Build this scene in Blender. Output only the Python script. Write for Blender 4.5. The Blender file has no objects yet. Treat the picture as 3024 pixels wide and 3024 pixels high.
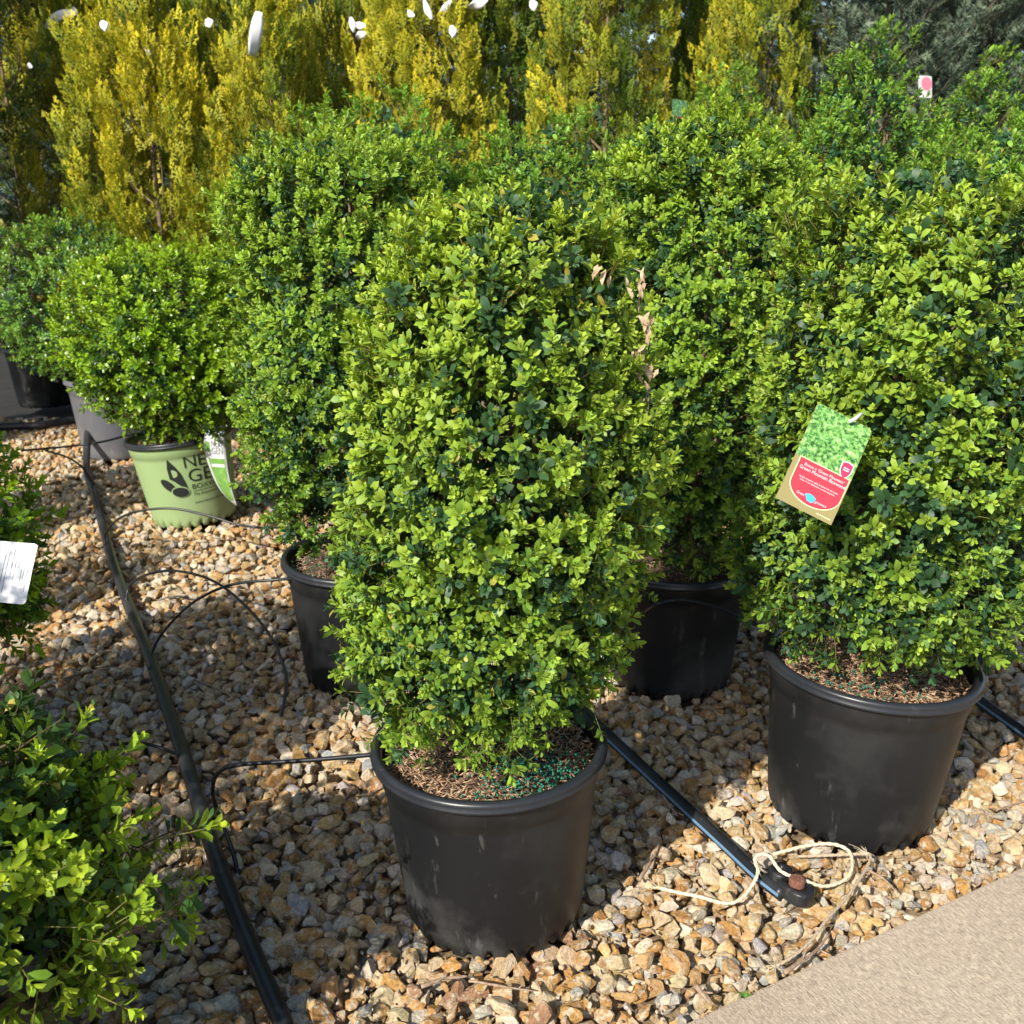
import bpy, bmesh, math, random
import numpy as np
from mathutils import Vector, Matrix

# ------------------------------------------------------------------ camera, sky, sun, exposure
SC = bpy.context.scene
COL = SC.collection
H, PITCH, F, CX = 1.293, math.radians(18.0), 3030.0, 1512.0
cam = bpy.data.cameras.new("camera")
cam.sensor_width = 36.0
cam.lens = 36.0 * F / 3024.0
cam.clip_start, cam.clip_end = 0.05, 400.0
cam.dof.use_dof = True
cam.dof.focus_distance = 1.75
cam.dof.aperture_fstop = 9.0
camo = bpy.data.objects.new("camera", cam)
camo.location = (0, 0, H)
camo.rotation_euler = (math.pi / 2 - PITCH, 0, 0)
COL.objects.link(camo)
SC.camera = camo

SUN_AZ, SUN_EL = math.radians(35.0), math.radians(37.0)     # sun stands behind the camera, to its left
sdir = Vector((math.sin(SUN_AZ) * math.cos(SUN_EL), math.cos(SUN_AZ) * math.cos(SUN_EL), -math.sin(SUN_EL)))
world = bpy.data.worlds.new("World")
SC.world = world
world.use_nodes = True
wn = world.node_tree
sky = wn.nodes.new("ShaderNodeTexSky")
sky.sky_type = 'NISHITA'
sky.sun_disc = False
sky.sun_elevation = SUN_EL
sky.sun_rotation = math.pi + SUN_AZ
wn.links.new(sky.outputs[0], wn.nodes["Background"].inputs[0])
wn.nodes["Background"].inputs[1].default_value = 0.125
sun = bpy.data.lights.new("sun", 'SUN')
sun.energy = 4.8
sun.angle = math.radians(0.6)
sun.color = (1.0, 0.95, 0.86)
suno = bpy.data.objects.new("sun", sun)
suno.rotation_euler = sdir.to_track_quat('-Z', 'Y').to_euler()
suno.location = (-4, -5, 8)
COL.objects.link(suno)
SC.view_settings.view_transform = 'Standard'
SC.view_settings.look = 'None'
SC.view_settings.exposure = 0.77
SC.view_settings.gamma = 1.0

rng = np.random.default_rng(7)
random.seed(7)
CP = np.array([0, 0, H])
FW = np.array([0, math.cos(PITCH), -math.sin(PITCH)])
UP = np.array([0, math.sin(PITCH), math.cos(PITCH)])


def ray(px, py):
    return FW + np.array([1.0, 0, 0]) * (px - CX) / F - UP * (py - CX) / F


def G(px, py, z=0.0):                       # photo pixel -> point at height z
    d = ray(px, py)
    return CP + d * ((z - H) / d[2])


def RY(px, py, y):                          # photo pixel -> point at distance y
    d = ray(px, py)
    return CP + d * (y / d[1])


# ------------------------------------------------------------------ mesh helpers
def tri_mesh(name, V, T, C=None, smooth=True):
    V = np.ascontiguousarray(V, dtype=np.float32)
    T = np.ascontiguousarray(T, dtype=np.int32)
    me = bpy.data.meshes.new(name)
    me.vertices.add(len(V))
    me.vertices.foreach_set("co", V.ravel())
    me.loops.add(T.size)
    me.loops.foreach_set("vertex_index", T.ravel())
    me.polygons.add(len(T))
    me.polygons.foreach_set("loop_start", np.arange(0, T.size, 3, dtype=np.int32))
    me.update(calc_edges=True)
    if C is not None:
        a = me.color_attributes.new("Col", 'FLOAT_COLOR', 'POINT')
        cc = np.ones((len(V), 4), dtype=np.float32)
        cc[:, :3] = C
        a.data.foreach_set("color", cc.ravel())
    if not smooth:
        me.shade_flat()
    return me


def link(name, me, mat=None, parent=None, loc=None, rot=None):
    o = bpy.data.objects.new(name, me)
    if mat is not None and me is not None and len(me.materials) == 0:
        me.materials.append(mat)
    COL.objects.link(o)
    if parent is not None:
        o.parent = parent
    if loc is not None:
        o.location = loc
    if rot is not None:
        o.rotation_euler = rot
    return o


def tag(o, label=None, cat=None, group=None, kind=None):
    if label:
        o["label"] = label
    if cat:
        o["category"] = cat
    if group:
        o["group"] = group
    if kind:
        o["kind"] = kind
    return o


def thing(name, label, cat, loc, rotz=0.0, group=None):
    o = link(name, None, loc=loc, rot=(0, 0, rotz))
    o.empty_display_size = 0.1
    return tag(o, label, cat, group)


def copy_tree(o, parent=None):
    c = o.copy()
    COL.objects.link(c)
    c.parent = parent
    for ch in o.children:
        copy_tree(ch, c)
    return c


def tube_geo(pts, rad, seg=8, cap=True):
    pts = np.asarray(pts, float)
    n = len(pts)
    rad = np.broadcast_to(np.asarray(rad, float), (n,))
    tan = np.gradient(pts, axis=0)
    tan /= np.linalg.norm(tan, axis=1)[:, None] + 1e-12
    ref = np.array([0, 0, 1.0]) if abs(tan[0][2]) < 0.9 else np.array([1.0, 0, 0])
    V = []
    u = np.cross(tan[0], ref)
    u /= np.linalg.norm(u)
    for i in range(n):
        u = u - tan[i] * (u @ tan[i])
        u /= np.linalg.norm(u) + 1e-12
        w = np.cross(tan[i], u)
        a = np.arange(seg) * 2 * math.pi / seg
        V.append(pts[i] + rad[i] * (np.cos(a)[:, None] * u + np.sin(a)[:, None] * w))
    V = np.concatenate(V)
    T = []
    for i in range(n - 1):
        for j in range(seg):
            a, b = i * seg + j, i * seg + (j + 1) % seg
            T += [(a, b, b + seg), (a, b + seg, a + seg)]
    if cap:
        for j in range(1, seg - 1):
            T.append((0, j + 1, j))
            k = (n - 1) * seg
            T.append((k, k + j, k + j + 1))
    return V, np.array(T)


def smooth_path(pts, per=8):
    pts = np.asarray(pts, float)
    p = np.vstack([2 * pts[0] - pts[1], pts, 2 * pts[-1] - pts[-2]])
    out = []
    for i in range(1, len(p) - 2):
        for t in np.linspace(0, 1, per, endpoint=False):
            a, b, c, d = p[i - 1], p[i], p[i + 1], p[i + 2]
            out.append(0.5 * ((2 * b) + (c - a) * t + (2 * a - 5 * b + 4 * c - d) * t * t + (3 * b - a - 3 * c + d) * t ** 3))
    out.append(pts[-1])
    return np.array(out)


def cat(parts):
    V, T, C, n = [], [], [], 0
    for p in parts:
        V.append(p[0])
        T.append(np.asarray(p[1]) + n)
        if len(p) > 2:
            C.append(np.broadcast_to(np.asarray(p[2], float), (len(p[0]), 3)))
        n += len(p[0])
    return np.concatenate(V), np.concatenate(T), (np.concatenate(C) if C else None)


def lathe(profile, seg=72, mod=None):
    V, T = [], []
    a = np.arange(seg) * 2 * math.pi / seg
    for r, z in profile:
        rr, zz = np.full(seg, r), np.full(seg, z)
        if mod:
            rr, zz = mod(a, rr, zz)
        V.append(np.stack([rr * np.cos(a), rr * np.sin(a), zz], -1))
    for i in range(len(profile) - 1):
        for j in range(seg):
            p, q = i * seg + j, i * seg + (j + 1) % seg
            T += [(p, q, q + seg), (p, q + seg, p + seg)]
    return np.concatenate(V), np.array(T)


def rot_to(D, roll):
    """rotation matrices taking +Z to unit vectors D, with a roll about +Z first"""
    D = D / np.linalg.norm(D, axis=1)[:, None]
    ref = np.where(np.abs(D[:, 2:3]) < 0.95, np.array([[0, 0, 1.0]]), np.array([[1.0, 0, 0]]))
    X = np.cross(ref, D)
    X /= np.linalg.norm(X, axis=1)[:, None]
    Y = np.cross(D, X)
    c, s = np.cos(roll)[:, None], np.sin(roll)[:, None]
    X2 = X * c + Y * s
    Y2 = -X * s + Y * c
    return np.stack([X2, Y2, D], -1)


def scatter(templates, idx, pos, M, scale, tint):
    """join many transformed templates (V,T,C) into arrays"""
    Vs, Ts, Cs, n = [], [], [], 0
    for k, (v, t, c) in enumerate(templates):
        s = np.where(idx == k)[0]
        if len(s) == 0:
            continue
        vv = np.einsum('nij,vj->nvi', M[s] * scale[s][:, None, None], v) + pos[s][:, None, :]
        cc = np.clip(c[None] * tint[s][:, None, :], 0, 1)
        tt = t[None] + (np.arange(len(s)) * len(v))[:, None, None] + n
        Vs.append(vv.reshape(-1, 3)); Cs.append(cc.reshape(-1, 3)); Ts.append(tt.reshape(-1, 3))
        n += len(s) * len(v)
    return np.concatenate(Vs), np.concatenate(Ts), np.concatenate(Cs)


# ------------------------------------------------------------------ materials
def new_mat(name):
    m = bpy.data.materials.new(name)
    m.use_nodes = True
    nt = m.node_tree
    return m, nt, nt.nodes["Principled BSDF"]


def nd(nt, t, **kw):
    n = nt.nodes.new(t)
    for k, v in kw.items():
        setattr(n, k, v)
    return n


def mixcol(nt, fac, a, b, mode='MIX'):
    m = nt.nodes.new("ShaderNodeMix")
    m.data_type = 'RGBA'
    m.blend_type = mode
    for i, v in ((0, fac), (6, a), (7, b)):
        if hasattr(v, "is_output"):
            nt.links.new(v, m.inputs[i])
        elif i == 0:
            m.inputs[0].default_value = v
        else:
            m.inputs[i].default_value = (*v, 1)
    return m.outputs[2]


def noise(nt, scale, detail=3.0, coord="Object", rough=0.55, mapscale=None, rotz=0.0):
    if coord == "World":
        src = nd(nt, "ShaderNodeNewGeometry").outputs["Position"]
    else:
        src = nd(nt, "ShaderNodeTexCoord").outputs[coord]
    if mapscale is not None:
        mp = nd(nt, "ShaderNodeMapping")
        mp.inputs["Scale"].default_value = mapscale
        mp.inputs["Rotation"].default_value = (0, 0, rotz)
        nt.links.new(src, mp.inputs[0])
        src = mp.outputs[0]
    n = nd(nt, "ShaderNodeTexNoise")
    n.inputs["Scale"].default_value = scale
    n.inputs["Detail"].default_value = detail
    n.inputs["Roughness"].default_value = rough
    nt.links.new(src, n.inputs["Vector"])
    return n.outputs[0]


def ramp(nt, fac, stops):
    r = nd(nt, "ShaderNodeValToRGB")
    els = r.color_ramp.elements
    while len(els) < len(stops):
        els.new(0.5)
    for e, (p, c) in zip(els, stops):
        e.position = p
        e.color = (*c, 1) if isinstance(c, tuple) else (c, c, c, 1)
    nt.links.new(fac, r.inputs[0])
    return r.outputs[0]


def bump(nt, bsdf, height, strength, dist):
    b = nd(nt, "ShaderNodeBump")
    b.inputs["Strength"].default_value = strength
    b.inputs["Distance"].default_value = dist
    nt.links.new(height, b.inputs["Height"])
    nt.links.new(b.outputs[0], bsdf.inputs["Normal"])


def leaf_mat(name, rough=0.42, transl=0.32, spec=0.5):
    m, nt, b = new_mat(name)
    at = nd(nt, "ShaderNodeAttribute", attribute_name="Col")
    nz = noise(nt, 160.0, 2.0)
    col = mixcol(nt, 0.35, at.outputs["Color"], ramp(nt, nz, [(0.3, 0.55), (0.7, 1.0)]), 'MULTIPLY')
    nt.links.new(col, b.inputs["Base Color"])
    b.inputs["Roughness"].default_value = rough
    b.inputs["Specular IOR Level"].default_value = spec
    tr = nd(nt, "ShaderNodeBsdfTranslucent")
    tc = mixcol(nt, 1.0, col, (1.25, 1.15, 0.45), 'MULTIPLY')
    nt.links.new(tc, tr.inputs[0])
    mx = nd(nt, "ShaderNodeMixShader")
    mx.inputs[0].default_value = transl
    nt.links.new(b.outputs[0], mx.inputs[1])
    nt.links.new(tr.outputs[0], mx.inputs[2])
    nt.links.new(mx.outputs[0], nt.nodes["Material Output"].inputs[0])
    return m


def plain(name, c, rough=0.6, metal=0.0, spec=0.5):
    m, nt, b = new_mat(name)
    b.inputs["Base Color"].default_value = (*c, 1)
    b.inputs["Roughness"].default_value = rough
    b.inputs["Metallic"].default_value = metal
    b.inputs["Specular IOR Level"].default_value = spec
    return m


def varied(name, c1, c2, scale, rough=0.8, bs=0.4, bd=0.002):
    m, nt, b = new_mat(name)
    nz = noise(nt, scale, 5.0)
    nt.links.new(ramp(nt, nz, [(0.3, c1), (0.7, c2)]), b.inputs["Base Color"])
    b.inputs["Roughness"].default_value = rough
    bump(nt, b, nz, bs, bd)
    return m


def attr_mat(name, rough=0.85, nscale=220.0, lo=0.55, bs=0.5, bd=0.001):
    m, nt, b = new_mat(name)
    at = nd(nt, "ShaderNodeAttribute", attribute_name="Col")
    nz = noise(nt, nscale, 4.0)
    nt.links.new(mixcol(nt, 1.0, at.outputs["Color"], ramp(nt, nz, [(0.3, lo), (0.65, 1.0)]), 'MULTIPLY'), b.inputs["Base Color"])
    b.inputs["Roughness"].default_value = rough
    bump(nt, b, nz, bs, bd)
    return m


M_LEAF = leaf_mat("boxwood_leaf", 0.48, 0.34, 0.35)
M_GLOSSY = leaf_mat("glossy_leaf", 0.33, 0.25, 0.5)
M_GOLD = leaf_mat("golden_foliage", 0.6, 0.30, 0.3)
M_NEEDLE = leaf_mat("needle", 0.55, 0.12, 0.3)
M_BARK = varied("bark", (0.09, 0.06, 0.035), (0.22, 0.15, 0.09), 90.0)
M_DRY = varied("dry_wood", (0.16, 0.10, 0.06), (0.34, 0.24, 0.16), 120.0)


def pot_mat(name, base, dust, amount, rough=0.42):
    m, nt, b = new_mat(name)
    n1 = noise(nt, 5.0, 6.0, rough=0.65)
    n2 = noise(nt, 3.0, 6.0, mapscale=(6, 6, 1.2), rough=0.7)
    n3 = noise(nt, 30.0, 5.0, mapscale=(1, 1, 0.25), rough=0.7)
    tc = nd(nt, "ShaderNodeTexCoord")
    sp = nd(nt, "ShaderNodeSeparateXYZ")
    nt.links.new(tc.outputs["Object"], sp.inputs[0])
    low = nd(nt, "ShaderNodeMapRange")                       # splashed dust settles low on the wall
    low.inputs[1].default_value, low.inputs[2].default_value = 0.0, 0.20
    low.inputs[3].default_value, low.inputs[4].default_value = 1.0, 0.25
    nt.links.new(sp.outputs[2], low.inputs[0])
    a = ramp(nt, n1, [(0.46, 0.0), (0.62, 0.8)])
    s = ramp(nt, n3, [(0.57, 0.0), (0.62, 1.0)])
    mm = nd(nt, "ShaderNodeMath", operation='MULTIPLY')
    nt.links.new(a, mm.inputs[0]); nt.links.new(low.outputs[0], mm.inputs[1])
    ms = nd(nt, "ShaderNodeMath", operation='MULTIPLY_ADD')
    nt.links.new(s, ms.inputs[0]); nt.links.new(ramp(nt, n2, [(0.52, 0.0), (0.60, 0.7)]), ms.inputs[1]); nt.links.new(mm.outputs[0], ms.inputs[2])
    mf = nd(nt, "ShaderNodeMath", operation='MULTIPLY', use_clamp=True)
    nt.links.new(ms.outputs[0], mf.inputs[0]); mf.inputs[1].default_value = amount
    nt.links.new(mixcol(nt, mf.outputs[0], base, dust), b.inputs["Base Color"])
    rr = nd(nt, "ShaderNodeMapRange")
    rr.inputs[3].default_value, rr.inputs[4].default_value = rough, min(1, rough + 0.4)
    nt.links.new(mf.outputs[0], rr.inputs[0])
    nt.links.new(rr.outputs[0], b.inputs["Roughness"])
    bump(nt, b, n2, 0.12, 0.002)
    b.inputs["Specular IOR Level"].default_value = 0.38
    return m


M_POT = pot_mat("black_pot_plastic", (0.0075, 0.0082, 0.0092), (0.085, 0.083, 0.079), 0.60, 0.45)
M_RIM = pot_mat("black_rim_plastic", (0.016, 0.018, 0.022), (0.09, 0.09, 0.09), 0.35, 0.32)
M_GREENPOT = pot_mat("green_pot_plastic", (0.25, 0.345, 0.15), (0.30, 0.30, 0.20), 0.35, 0.5)
M_GREYPOT = pot_mat("grey_pot_plastic", (0.10, 0.10, 0.11), (0.2, 0.19, 0.17), 0.6, 0.5)
M_TUBE = pot_mat("black_polythene", (0.012, 0.013, 0.015), (0.09, 0.085, 0.08), 0.3, 0.35)
M_BLUE = plain("blue_stripe", (0.10, 0.19, 0.29), 0.5)
M_INK = plain("dark_ink", (0.012, 0.016, 0.014), 0.5)
M_SOIL = varied("potting_mix", (0.03, 0.018, 0.01), (0.11, 0.065, 0.035), 130.0, 0.95, 0.8, 0.004)
M_CHIP = attr_mat("bark_chip", 0.9, 300.0, 0.6)
M_GRANULE = plain("green_granule", (0.008, 0.115, 0.072), 0.5)


def stone_mat():
    m, nt, b = new_mat("limestone_gravel")
    at = nd(nt, "ShaderNodeAttribute", attribute_name="Col")
    n1 = noise(nt, 55.0, 7.0, "World", 0.68)
    n2 = noise(nt, 150.0, 6.0, "World", 0.7)
    n3 = noise(nt, 22.0, 3.0, "World")
    c = mixcol(nt, ramp(nt, n1, [(0.50, 0.0), (0.58, 0.8)]), at.outputs["Color"], (0.66, 0.55, 0.39))
    c = mixcol(nt, ramp(nt, n3, [(0.55, 0.0), (0.72, 0.4)]), c, (0.46, 0.23, 0.07))
    c = mixcol(nt, 0.8, c, ramp(nt, n2, [(0.32, 0.45), (0.6, 1.0)]), 'MULTIPLY')
    nt.links.new(c, b.inputs["Base Color"])
    b.inputs["Roughness"].default_value = 0.88
    b.inputs["Specular IOR Level"].default_value = 0.25
    ad = nd(nt, "ShaderNodeMath", operation='ADD')
    nt.links.new(n1, ad.inputs[0]); nt.links.new(n2, ad.inputs[1])
    bump(nt, b, ad.outputs[0], 1.0, 0.007)
    return m


M_STONE = stone_mat()


def concrete_mat(ang):
    m, nt, b = new_mat("broomed_concrete")
    big = noise(nt, 2.2, 4.0)
    grit = noise(nt, 260.0, 3.0, rough=0.7)
    broom = noise(nt, 1.0, 4.0, mapscale=(260, 60, 1), rotz=ang, rough=0.7)
    spots = noise(nt, 70.0, 2.0)
    c = ramp(nt, big, [(0.3, (0.39, 0.305, 0.22)), (0.7, (0.48, 0.39, 0.29))])
    c = mixcol(nt, 0.75, c, ramp(nt, broom, [(0.36, 0.5), (0.62, 1.15)]), 'MULTIPLY')
    c = mixcol(nt, 0.55, c, ramp(nt, grit, [(0.36, 0.6), (0.6, 1.1)]), 'MULTIPLY')
    c = mixcol(nt, ramp(nt, spots, [(0.70, 0.0), (0.74, 0.5)]), c, (0.2, 0.14, 0.09))
    nt.links.new(c, b.inputs["Base Color"])
    b.inputs["Roughness"].default_value = 0.9
    b.inputs["Specular IOR Level"].default_value = 0.2
    ad = nd(nt, "ShaderNodeMath", operation='ADD')
    nt.links.new(broom, ad.inputs[0]); nt.links.new(grit, ad.inputs[1])
    bump(nt, b, ad.outputs[0], 0.55, 0.003)
    return m


# ------------------------------------------------------------------ setting: ground, path
ED = np.array([0.880, 0.475]); EP = np.array([0.277, 1.315]); EN = np.array([0.475, -0.880])   # path edge: direction, point, side of the camera
ANG = math.atan2(ED[1], ED[0])


def path_side(x, y):
    return (x - EP[0]) * EN[0] + (y - EP[1]) * EN[1]


def grid_sheet(name, mat, x0, x1, y0, y1, z, n=2):
    bm = bmesh.new()
    vs = [bm.verts.new(p) for p in ((x0, y0, z), (x1, y0, z), (x1, y1, z), (x0, y1, z))]
    bm.faces.new(vs)
    me = bpy.data.meshes.new(name)
    bm.to_mesh(me); bm.free()
    return link(name, me, mat)


tag(grid_sheet("ground", varied("shade_dark_ground", (0.006, 0.006, 0.006), (0.018, 0.016, 0.014), 9.0, 0.95, 0.6, 0.01), -150, 150, -60, 240, -0.06), "ground stretching beyond the nursery rows, coloured near black for deep shade", None, None, "structure")  # near-black colour stands in for the deep shade under the trees
gravel = grid_sheet("gravel_bed", varied("gravel_fines", (0.10, 0.07, 0.04), (0.26, 0.18, 0.10), 60.0, 0.95, 0.9, 0.01), -6, 6, -1, 5.75, -0.035)
tag(gravel, "bed of tan and orange limestone gravel under the pots", None, None, "structure")

bm = bmesh.new()
bmesh.ops.create_cube(bm, size=1.0)
bmesh.ops.scale(bm, verts=bm.verts, vec=(14.0, 2.6, 0.12))
bmesh.ops.bevel(bm, geom=[e for e in bm.edges], offset=0.014, segments=3, affect='EDGES')
me = bpy.data.meshes.new("concrete_path"); bm.to_mesh(me); bm.free()
ctr = EP + EN * 1.3 + ED * 1.0
slab = link("concrete_path", me, concrete_mat(0.0), loc=(ctr[0], ctr[1], 0.012 - 0.06), rot=(0, 0, ANG))
tag(slab, "tan broom-finished concrete path with rounded edge along the gravel", None, None, "structure")
for p in me.polygons:
    p.use_smooth = False

# ------------------------------------------------------------------ positions of the pots
POT_H, POT_R, BASE_R = 0.351, 0.21, 0.160
PA, PB, PC, PD = (-0.031, 1.606), (0.722, 1.91), (0.429, 2.535), (-0.40, 2.55)
g = G(555, 1275, 0.35); PL = (g[0], g[1])
PM = (-1.93, 4.93)
PJ, PK = (-0.80, 1.15), (-1.33, 1.95)
BASES = [(*PA, .155), (*PB, .155), (*PC, .155), (*PD, .155), (*PL, .155), (*PM, .17), (*PJ, .15), (*PK, .15)]


# ------------------------------------------------------------------ gravel
def ico(sub):
    bm = bmesh.new()
    bmesh.ops.create_icosphere(bm, subdivisions=sub, radius=1.0)
    bm.verts.ensure_lookup_table()
    V = np.array([v.co[:] for v in bm.verts])
    T = np.array([[v.index for v in f.verts] for f in bm.faces])
    bm.free()
    return V, T


def rock(sub, r):
    V, T = ico(sub)
    V = V.copy()
    for k in range(10):
        n = r.normal(size=3); n /= np.linalg.norm(n)
        d = r.uniform(0.34, 0.74)
        s = V @ n - d
        V -= np.where(s > 0, s, 0)[:, None] * n * 0.97
    V *= np.array([1.0, r.uniform(0.68, 0.98), r.uniform(0.5, 0.8)]) / 0.72
    if sub >= 3:
        V += r.normal(size=V.shape) * 0.010
    return V, T


STONE_COLS = [((0.56, 0.355, 0.15), 5), ((0.52, 0.28, 0.09), 3.2), ((0.64, 0.48, 0.28), 5), ((0.70, 0.59, 0.44), 2.6), ((0.50, 0.455, 0.39), 2.0), ((0.38, 0.22, 0.12), 0.6), ((0.38, 0.365, 0.34), 0.5)]
scp = np.array([w for _, w in STONE_COLS]); scp = scp / scp.sum()


def stone_tint(n):
    k = rng.choice(len(STONE_COLS), n, p=scp)
    c = np.array([STONE_COLS[i][0] for i in k])
    return c * rng.uniform(0.78, 1.15, (n, 1)) * rng.uniform(0.95, 1.05, (n, 3))


def in_view(x, y, m=0.12):
    d = y * math.cos(PITCH) + H * math.sin(PITCH)
    u = x / d * F / 1512.0
    w = (-(y * math.sin(PITCH) - H * math.cos(PITCH))) / d * F / 1512.0
    return abs(u) < 1.0 + m and w < 1.0 + m * 1.4


pts = []
def lay(sp, z, zj, y0, y1, smin, smax):
    y = y0
    row = 0
    while y < y1:
        half = 0.53 * (y + 0.6) + 0.35
        x = -half + (row % 2) * sp * 0.5
        while x < half:
            px, py = x + rng.normal() * sp * 0.24, y + rng.normal() * sp * 0.24
            x += sp
            ps = path_side(px, py)
            s = smin + (smax - smin) * rng.beta(1.8, 2.6)
            if ps > -s * 0.45 or not in_view(px, py):
                continue
            if any((px - bx) ** 2 + (py - by) ** 2 < (br - 0.012) ** 2 for bx, by, br in BASES):
                continue
            low = 0.010 if ps > -0.09 else 0.0
            pts.append((px, py, z + rng.normal() * zj - low, s))
        y += sp * 0.87
        row += 1


lay(0.034, -0.030, 0.004, 1.0, 2.7, 0.015, 0.026)
lay(0.031, -0.013, 0.005, 1.0, 2.7, 0.009, 0.027)
lay(0.056, 0.000, 0.005, 1.0, 2.7, 0.008, 0.027)
lay(0.030, -0.004, 0.006, 1.0, 2.0, 0.003, 0.008)
lay(0.042, -0.024, 0.004, 2.7, 5.7, 0.020, 0.028)
lay(0.038, -0.008, 0.007, 2.7, 5.7, 0.013, 0.028)
pts = np.array(pts)
N = len(pts)
sd = np.random.default_rng(3)
hi = [rock(3, sd) for _ in range(14)]
mid_ = [rock(2, sd) for _ in range(18)]
lo = [rock(1, sd) for _ in range(16)]
tint = stone_tint(N)
D = sd.normal(size=(N, 3)) * np.array([0.55, 0.55, 0.0]) + np.array([0, 0, 1.0])
Mx = rot_to(D, sd.uniform(0, 2 * math.pi, N))
dist = np.hypot(pts[:, 0], pts[:, 1])
topish = (pts[:, 2] > -0.016) & (pts[:, 3] > 0.009)
order = np.argsort(np.where(topish, dist - pts[:, 3] * 12, 99))
single = order[:300]
issingle = np.zeros(N, bool); issingle[single] = True
# the 300 stones that show largest, each its own object on shared meshes
smeshes = []
for k in range(30):
    v, t = hi[k % len(hi)]
    me = tri_mesh("stone", v, t, np.broadcast_to(stone_tint(1)[0], (len(v), 3)), smooth=False)
    me.materials.append(M_STONE)
    smeshes.append(me)
for i in single:
    o = bpy.data.objects.new("stone", smeshes[int(sd.integers(30))])
    COL.objects.link(o)
    o.parent = gravel
    o.matrix_local = Matrix.Translation(Vector(pts[i, :3])) @ Matrix(Mx[i].tolist()).to_4x4() @ Matrix.Scale(float(pts[i, 3]), 4)
rest = np.where(~issingle)[0]
near_ = topish[rest] & (dist[rest] < 2.4)
near, far = rest[near_], rest[~near_]
geos = []
for sel, tm in ((near, mid_), (far, lo)):
    T0 = [(v, t, np.ones((len(v), 3))) for v, t in tm]
    geos.append(scatter(T0, sd.integers(0, len(tm), len(sel)), pts[sel, :3], Mx[sel], pts[sel, 3], tint[sel]))
V, T, C = cat(geos)
o = link("gravel_stones", tri_mesh("gravel_stones", V, T, C, smooth=False), M_STONE, gravel)
o["kind"] = "stuff"


# ------------------------------------------------------------------ boxwood leaves and shoots
def leaf_geo(base, d, nrm, L, W, detail, curl):
    s = np.cross(nrm, d)
    if detail == 2:
        rows = ((0.36, 0.40), (0.74, 0.47))
        V = [base]
        for t, w in rows:
            c = base + d * L * t + nrm * L * curl * (t - t * t * 1.3)
            V += [c + s * W * w + nrm * W * 0.13, c - nrm * W * 0.02, c - s * W * w + nrm * W * 0.13]
        V.append(base + d * L - nrm * L * curl * 0.35)
        T = [(0, 2, 1), (0, 3, 2), (1, 2, 5), (1, 5, 4), (2, 3, 6), (2, 6, 5), (4, 5, 7), (5, 6, 7)]
    else:
        c1 = base + d * L * 0.36 + nrm * L * curl * 0.10
        c2 = base + d * L * 0.76 + nrm * L * curl * 0.06
        V = [base, c1 + s * W * 0.42 + nrm * W * 0.10, c1 - s * W * 0.42 + nrm * W * 0.10, c2 + s * W * 0.43 + nrm * W * 0.10, c2 - s * W * 0.43 + nrm * W * 0.10, base + d * L - nrm * L * curl * 0.3]
        T = [(0, 2, 1), (1, 2, 4), (1, 4, 3), (3, 4, 5)]
    return np.array(V), np.array(T)


def shoot_template(r, pairs, L, wr, detail, cols, stemcol, spread=1.0):
    """one leafy shoot along +Z: leaf pairs set crosswise, a tuft at the tip.  cols = (old, mid, new)"""
    parts = []
    z, az = 0.0, r.uniform(0, math.pi)
    old, mid, new = [np.array(c) for c in cols]
    bend = r.normal(size=2) * 0.12
    tot = pairs * L * 0.40
    for i in range(pairs):
        u = i / max(1, pairs - 1)
        size = L * (0.85 + 0.25 * math.sin(u * math.pi)) * (1.0 if u < 0.75 else 0.72)
        ang = math.radians((72 - 44 * u) * spread)
        ctr = np.array([bend[0] * z * z / tot, bend[1] * z * z / tot, z])
        for sgn in (0, 1):
            a = az + sgn * math.pi + r.normal() * 0.22
            an = ang + r.normal() * 0.15
            rad = np.array([math.cos(a), math.sin(a), 0])
            d = rad * math.sin(an) + np.array([0, 0, 1]) * math.cos(an)
            nrm = -rad * math.cos(an) + np.array([0, 0, 1]) * math.sin(an)
            side = np.cross(nrm, d)
            tw = r.normal() * 0.3
            nrm = nrm * math.cos(tw) + side * math.sin(tw)
            V, T = leaf_geo(ctr + d * L * 0.04, d, nrm, size * r.uniform(0.85, 1.12), size * wr * r.uniform(0.88, 1.1), detail, r.uniform(0.05, 0.35))
            q = np.clip(u * 1.05 + r.normal() * 0.16, 0, 1)
            c = old + (mid - old) * min(1, q * 2) if q < 0.5 else mid + (new - mid) * (q * 2 - 1)
            if r.uniform() < 0.006:
                c = np.array([0.36, 0.34, 0.06])
            parts.append((V, T, c * r.uniform(0.85, 1.12)))
        az += math.pi / 2 + r.normal() * 0.15
        z += L * 0.42 * (1.0 - 0.35 * u)
    stem = np.array([[0, 0, -L * 1.2], [bend[0] * z * z / tot, bend[1] * z * z / tot, z * 0.98]])
    V, T = tube_geo(stem, [L * 0.055, L * 0.025], 3, False)
    parts.append((V, T, stemcol))
    return cat(parts)


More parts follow.
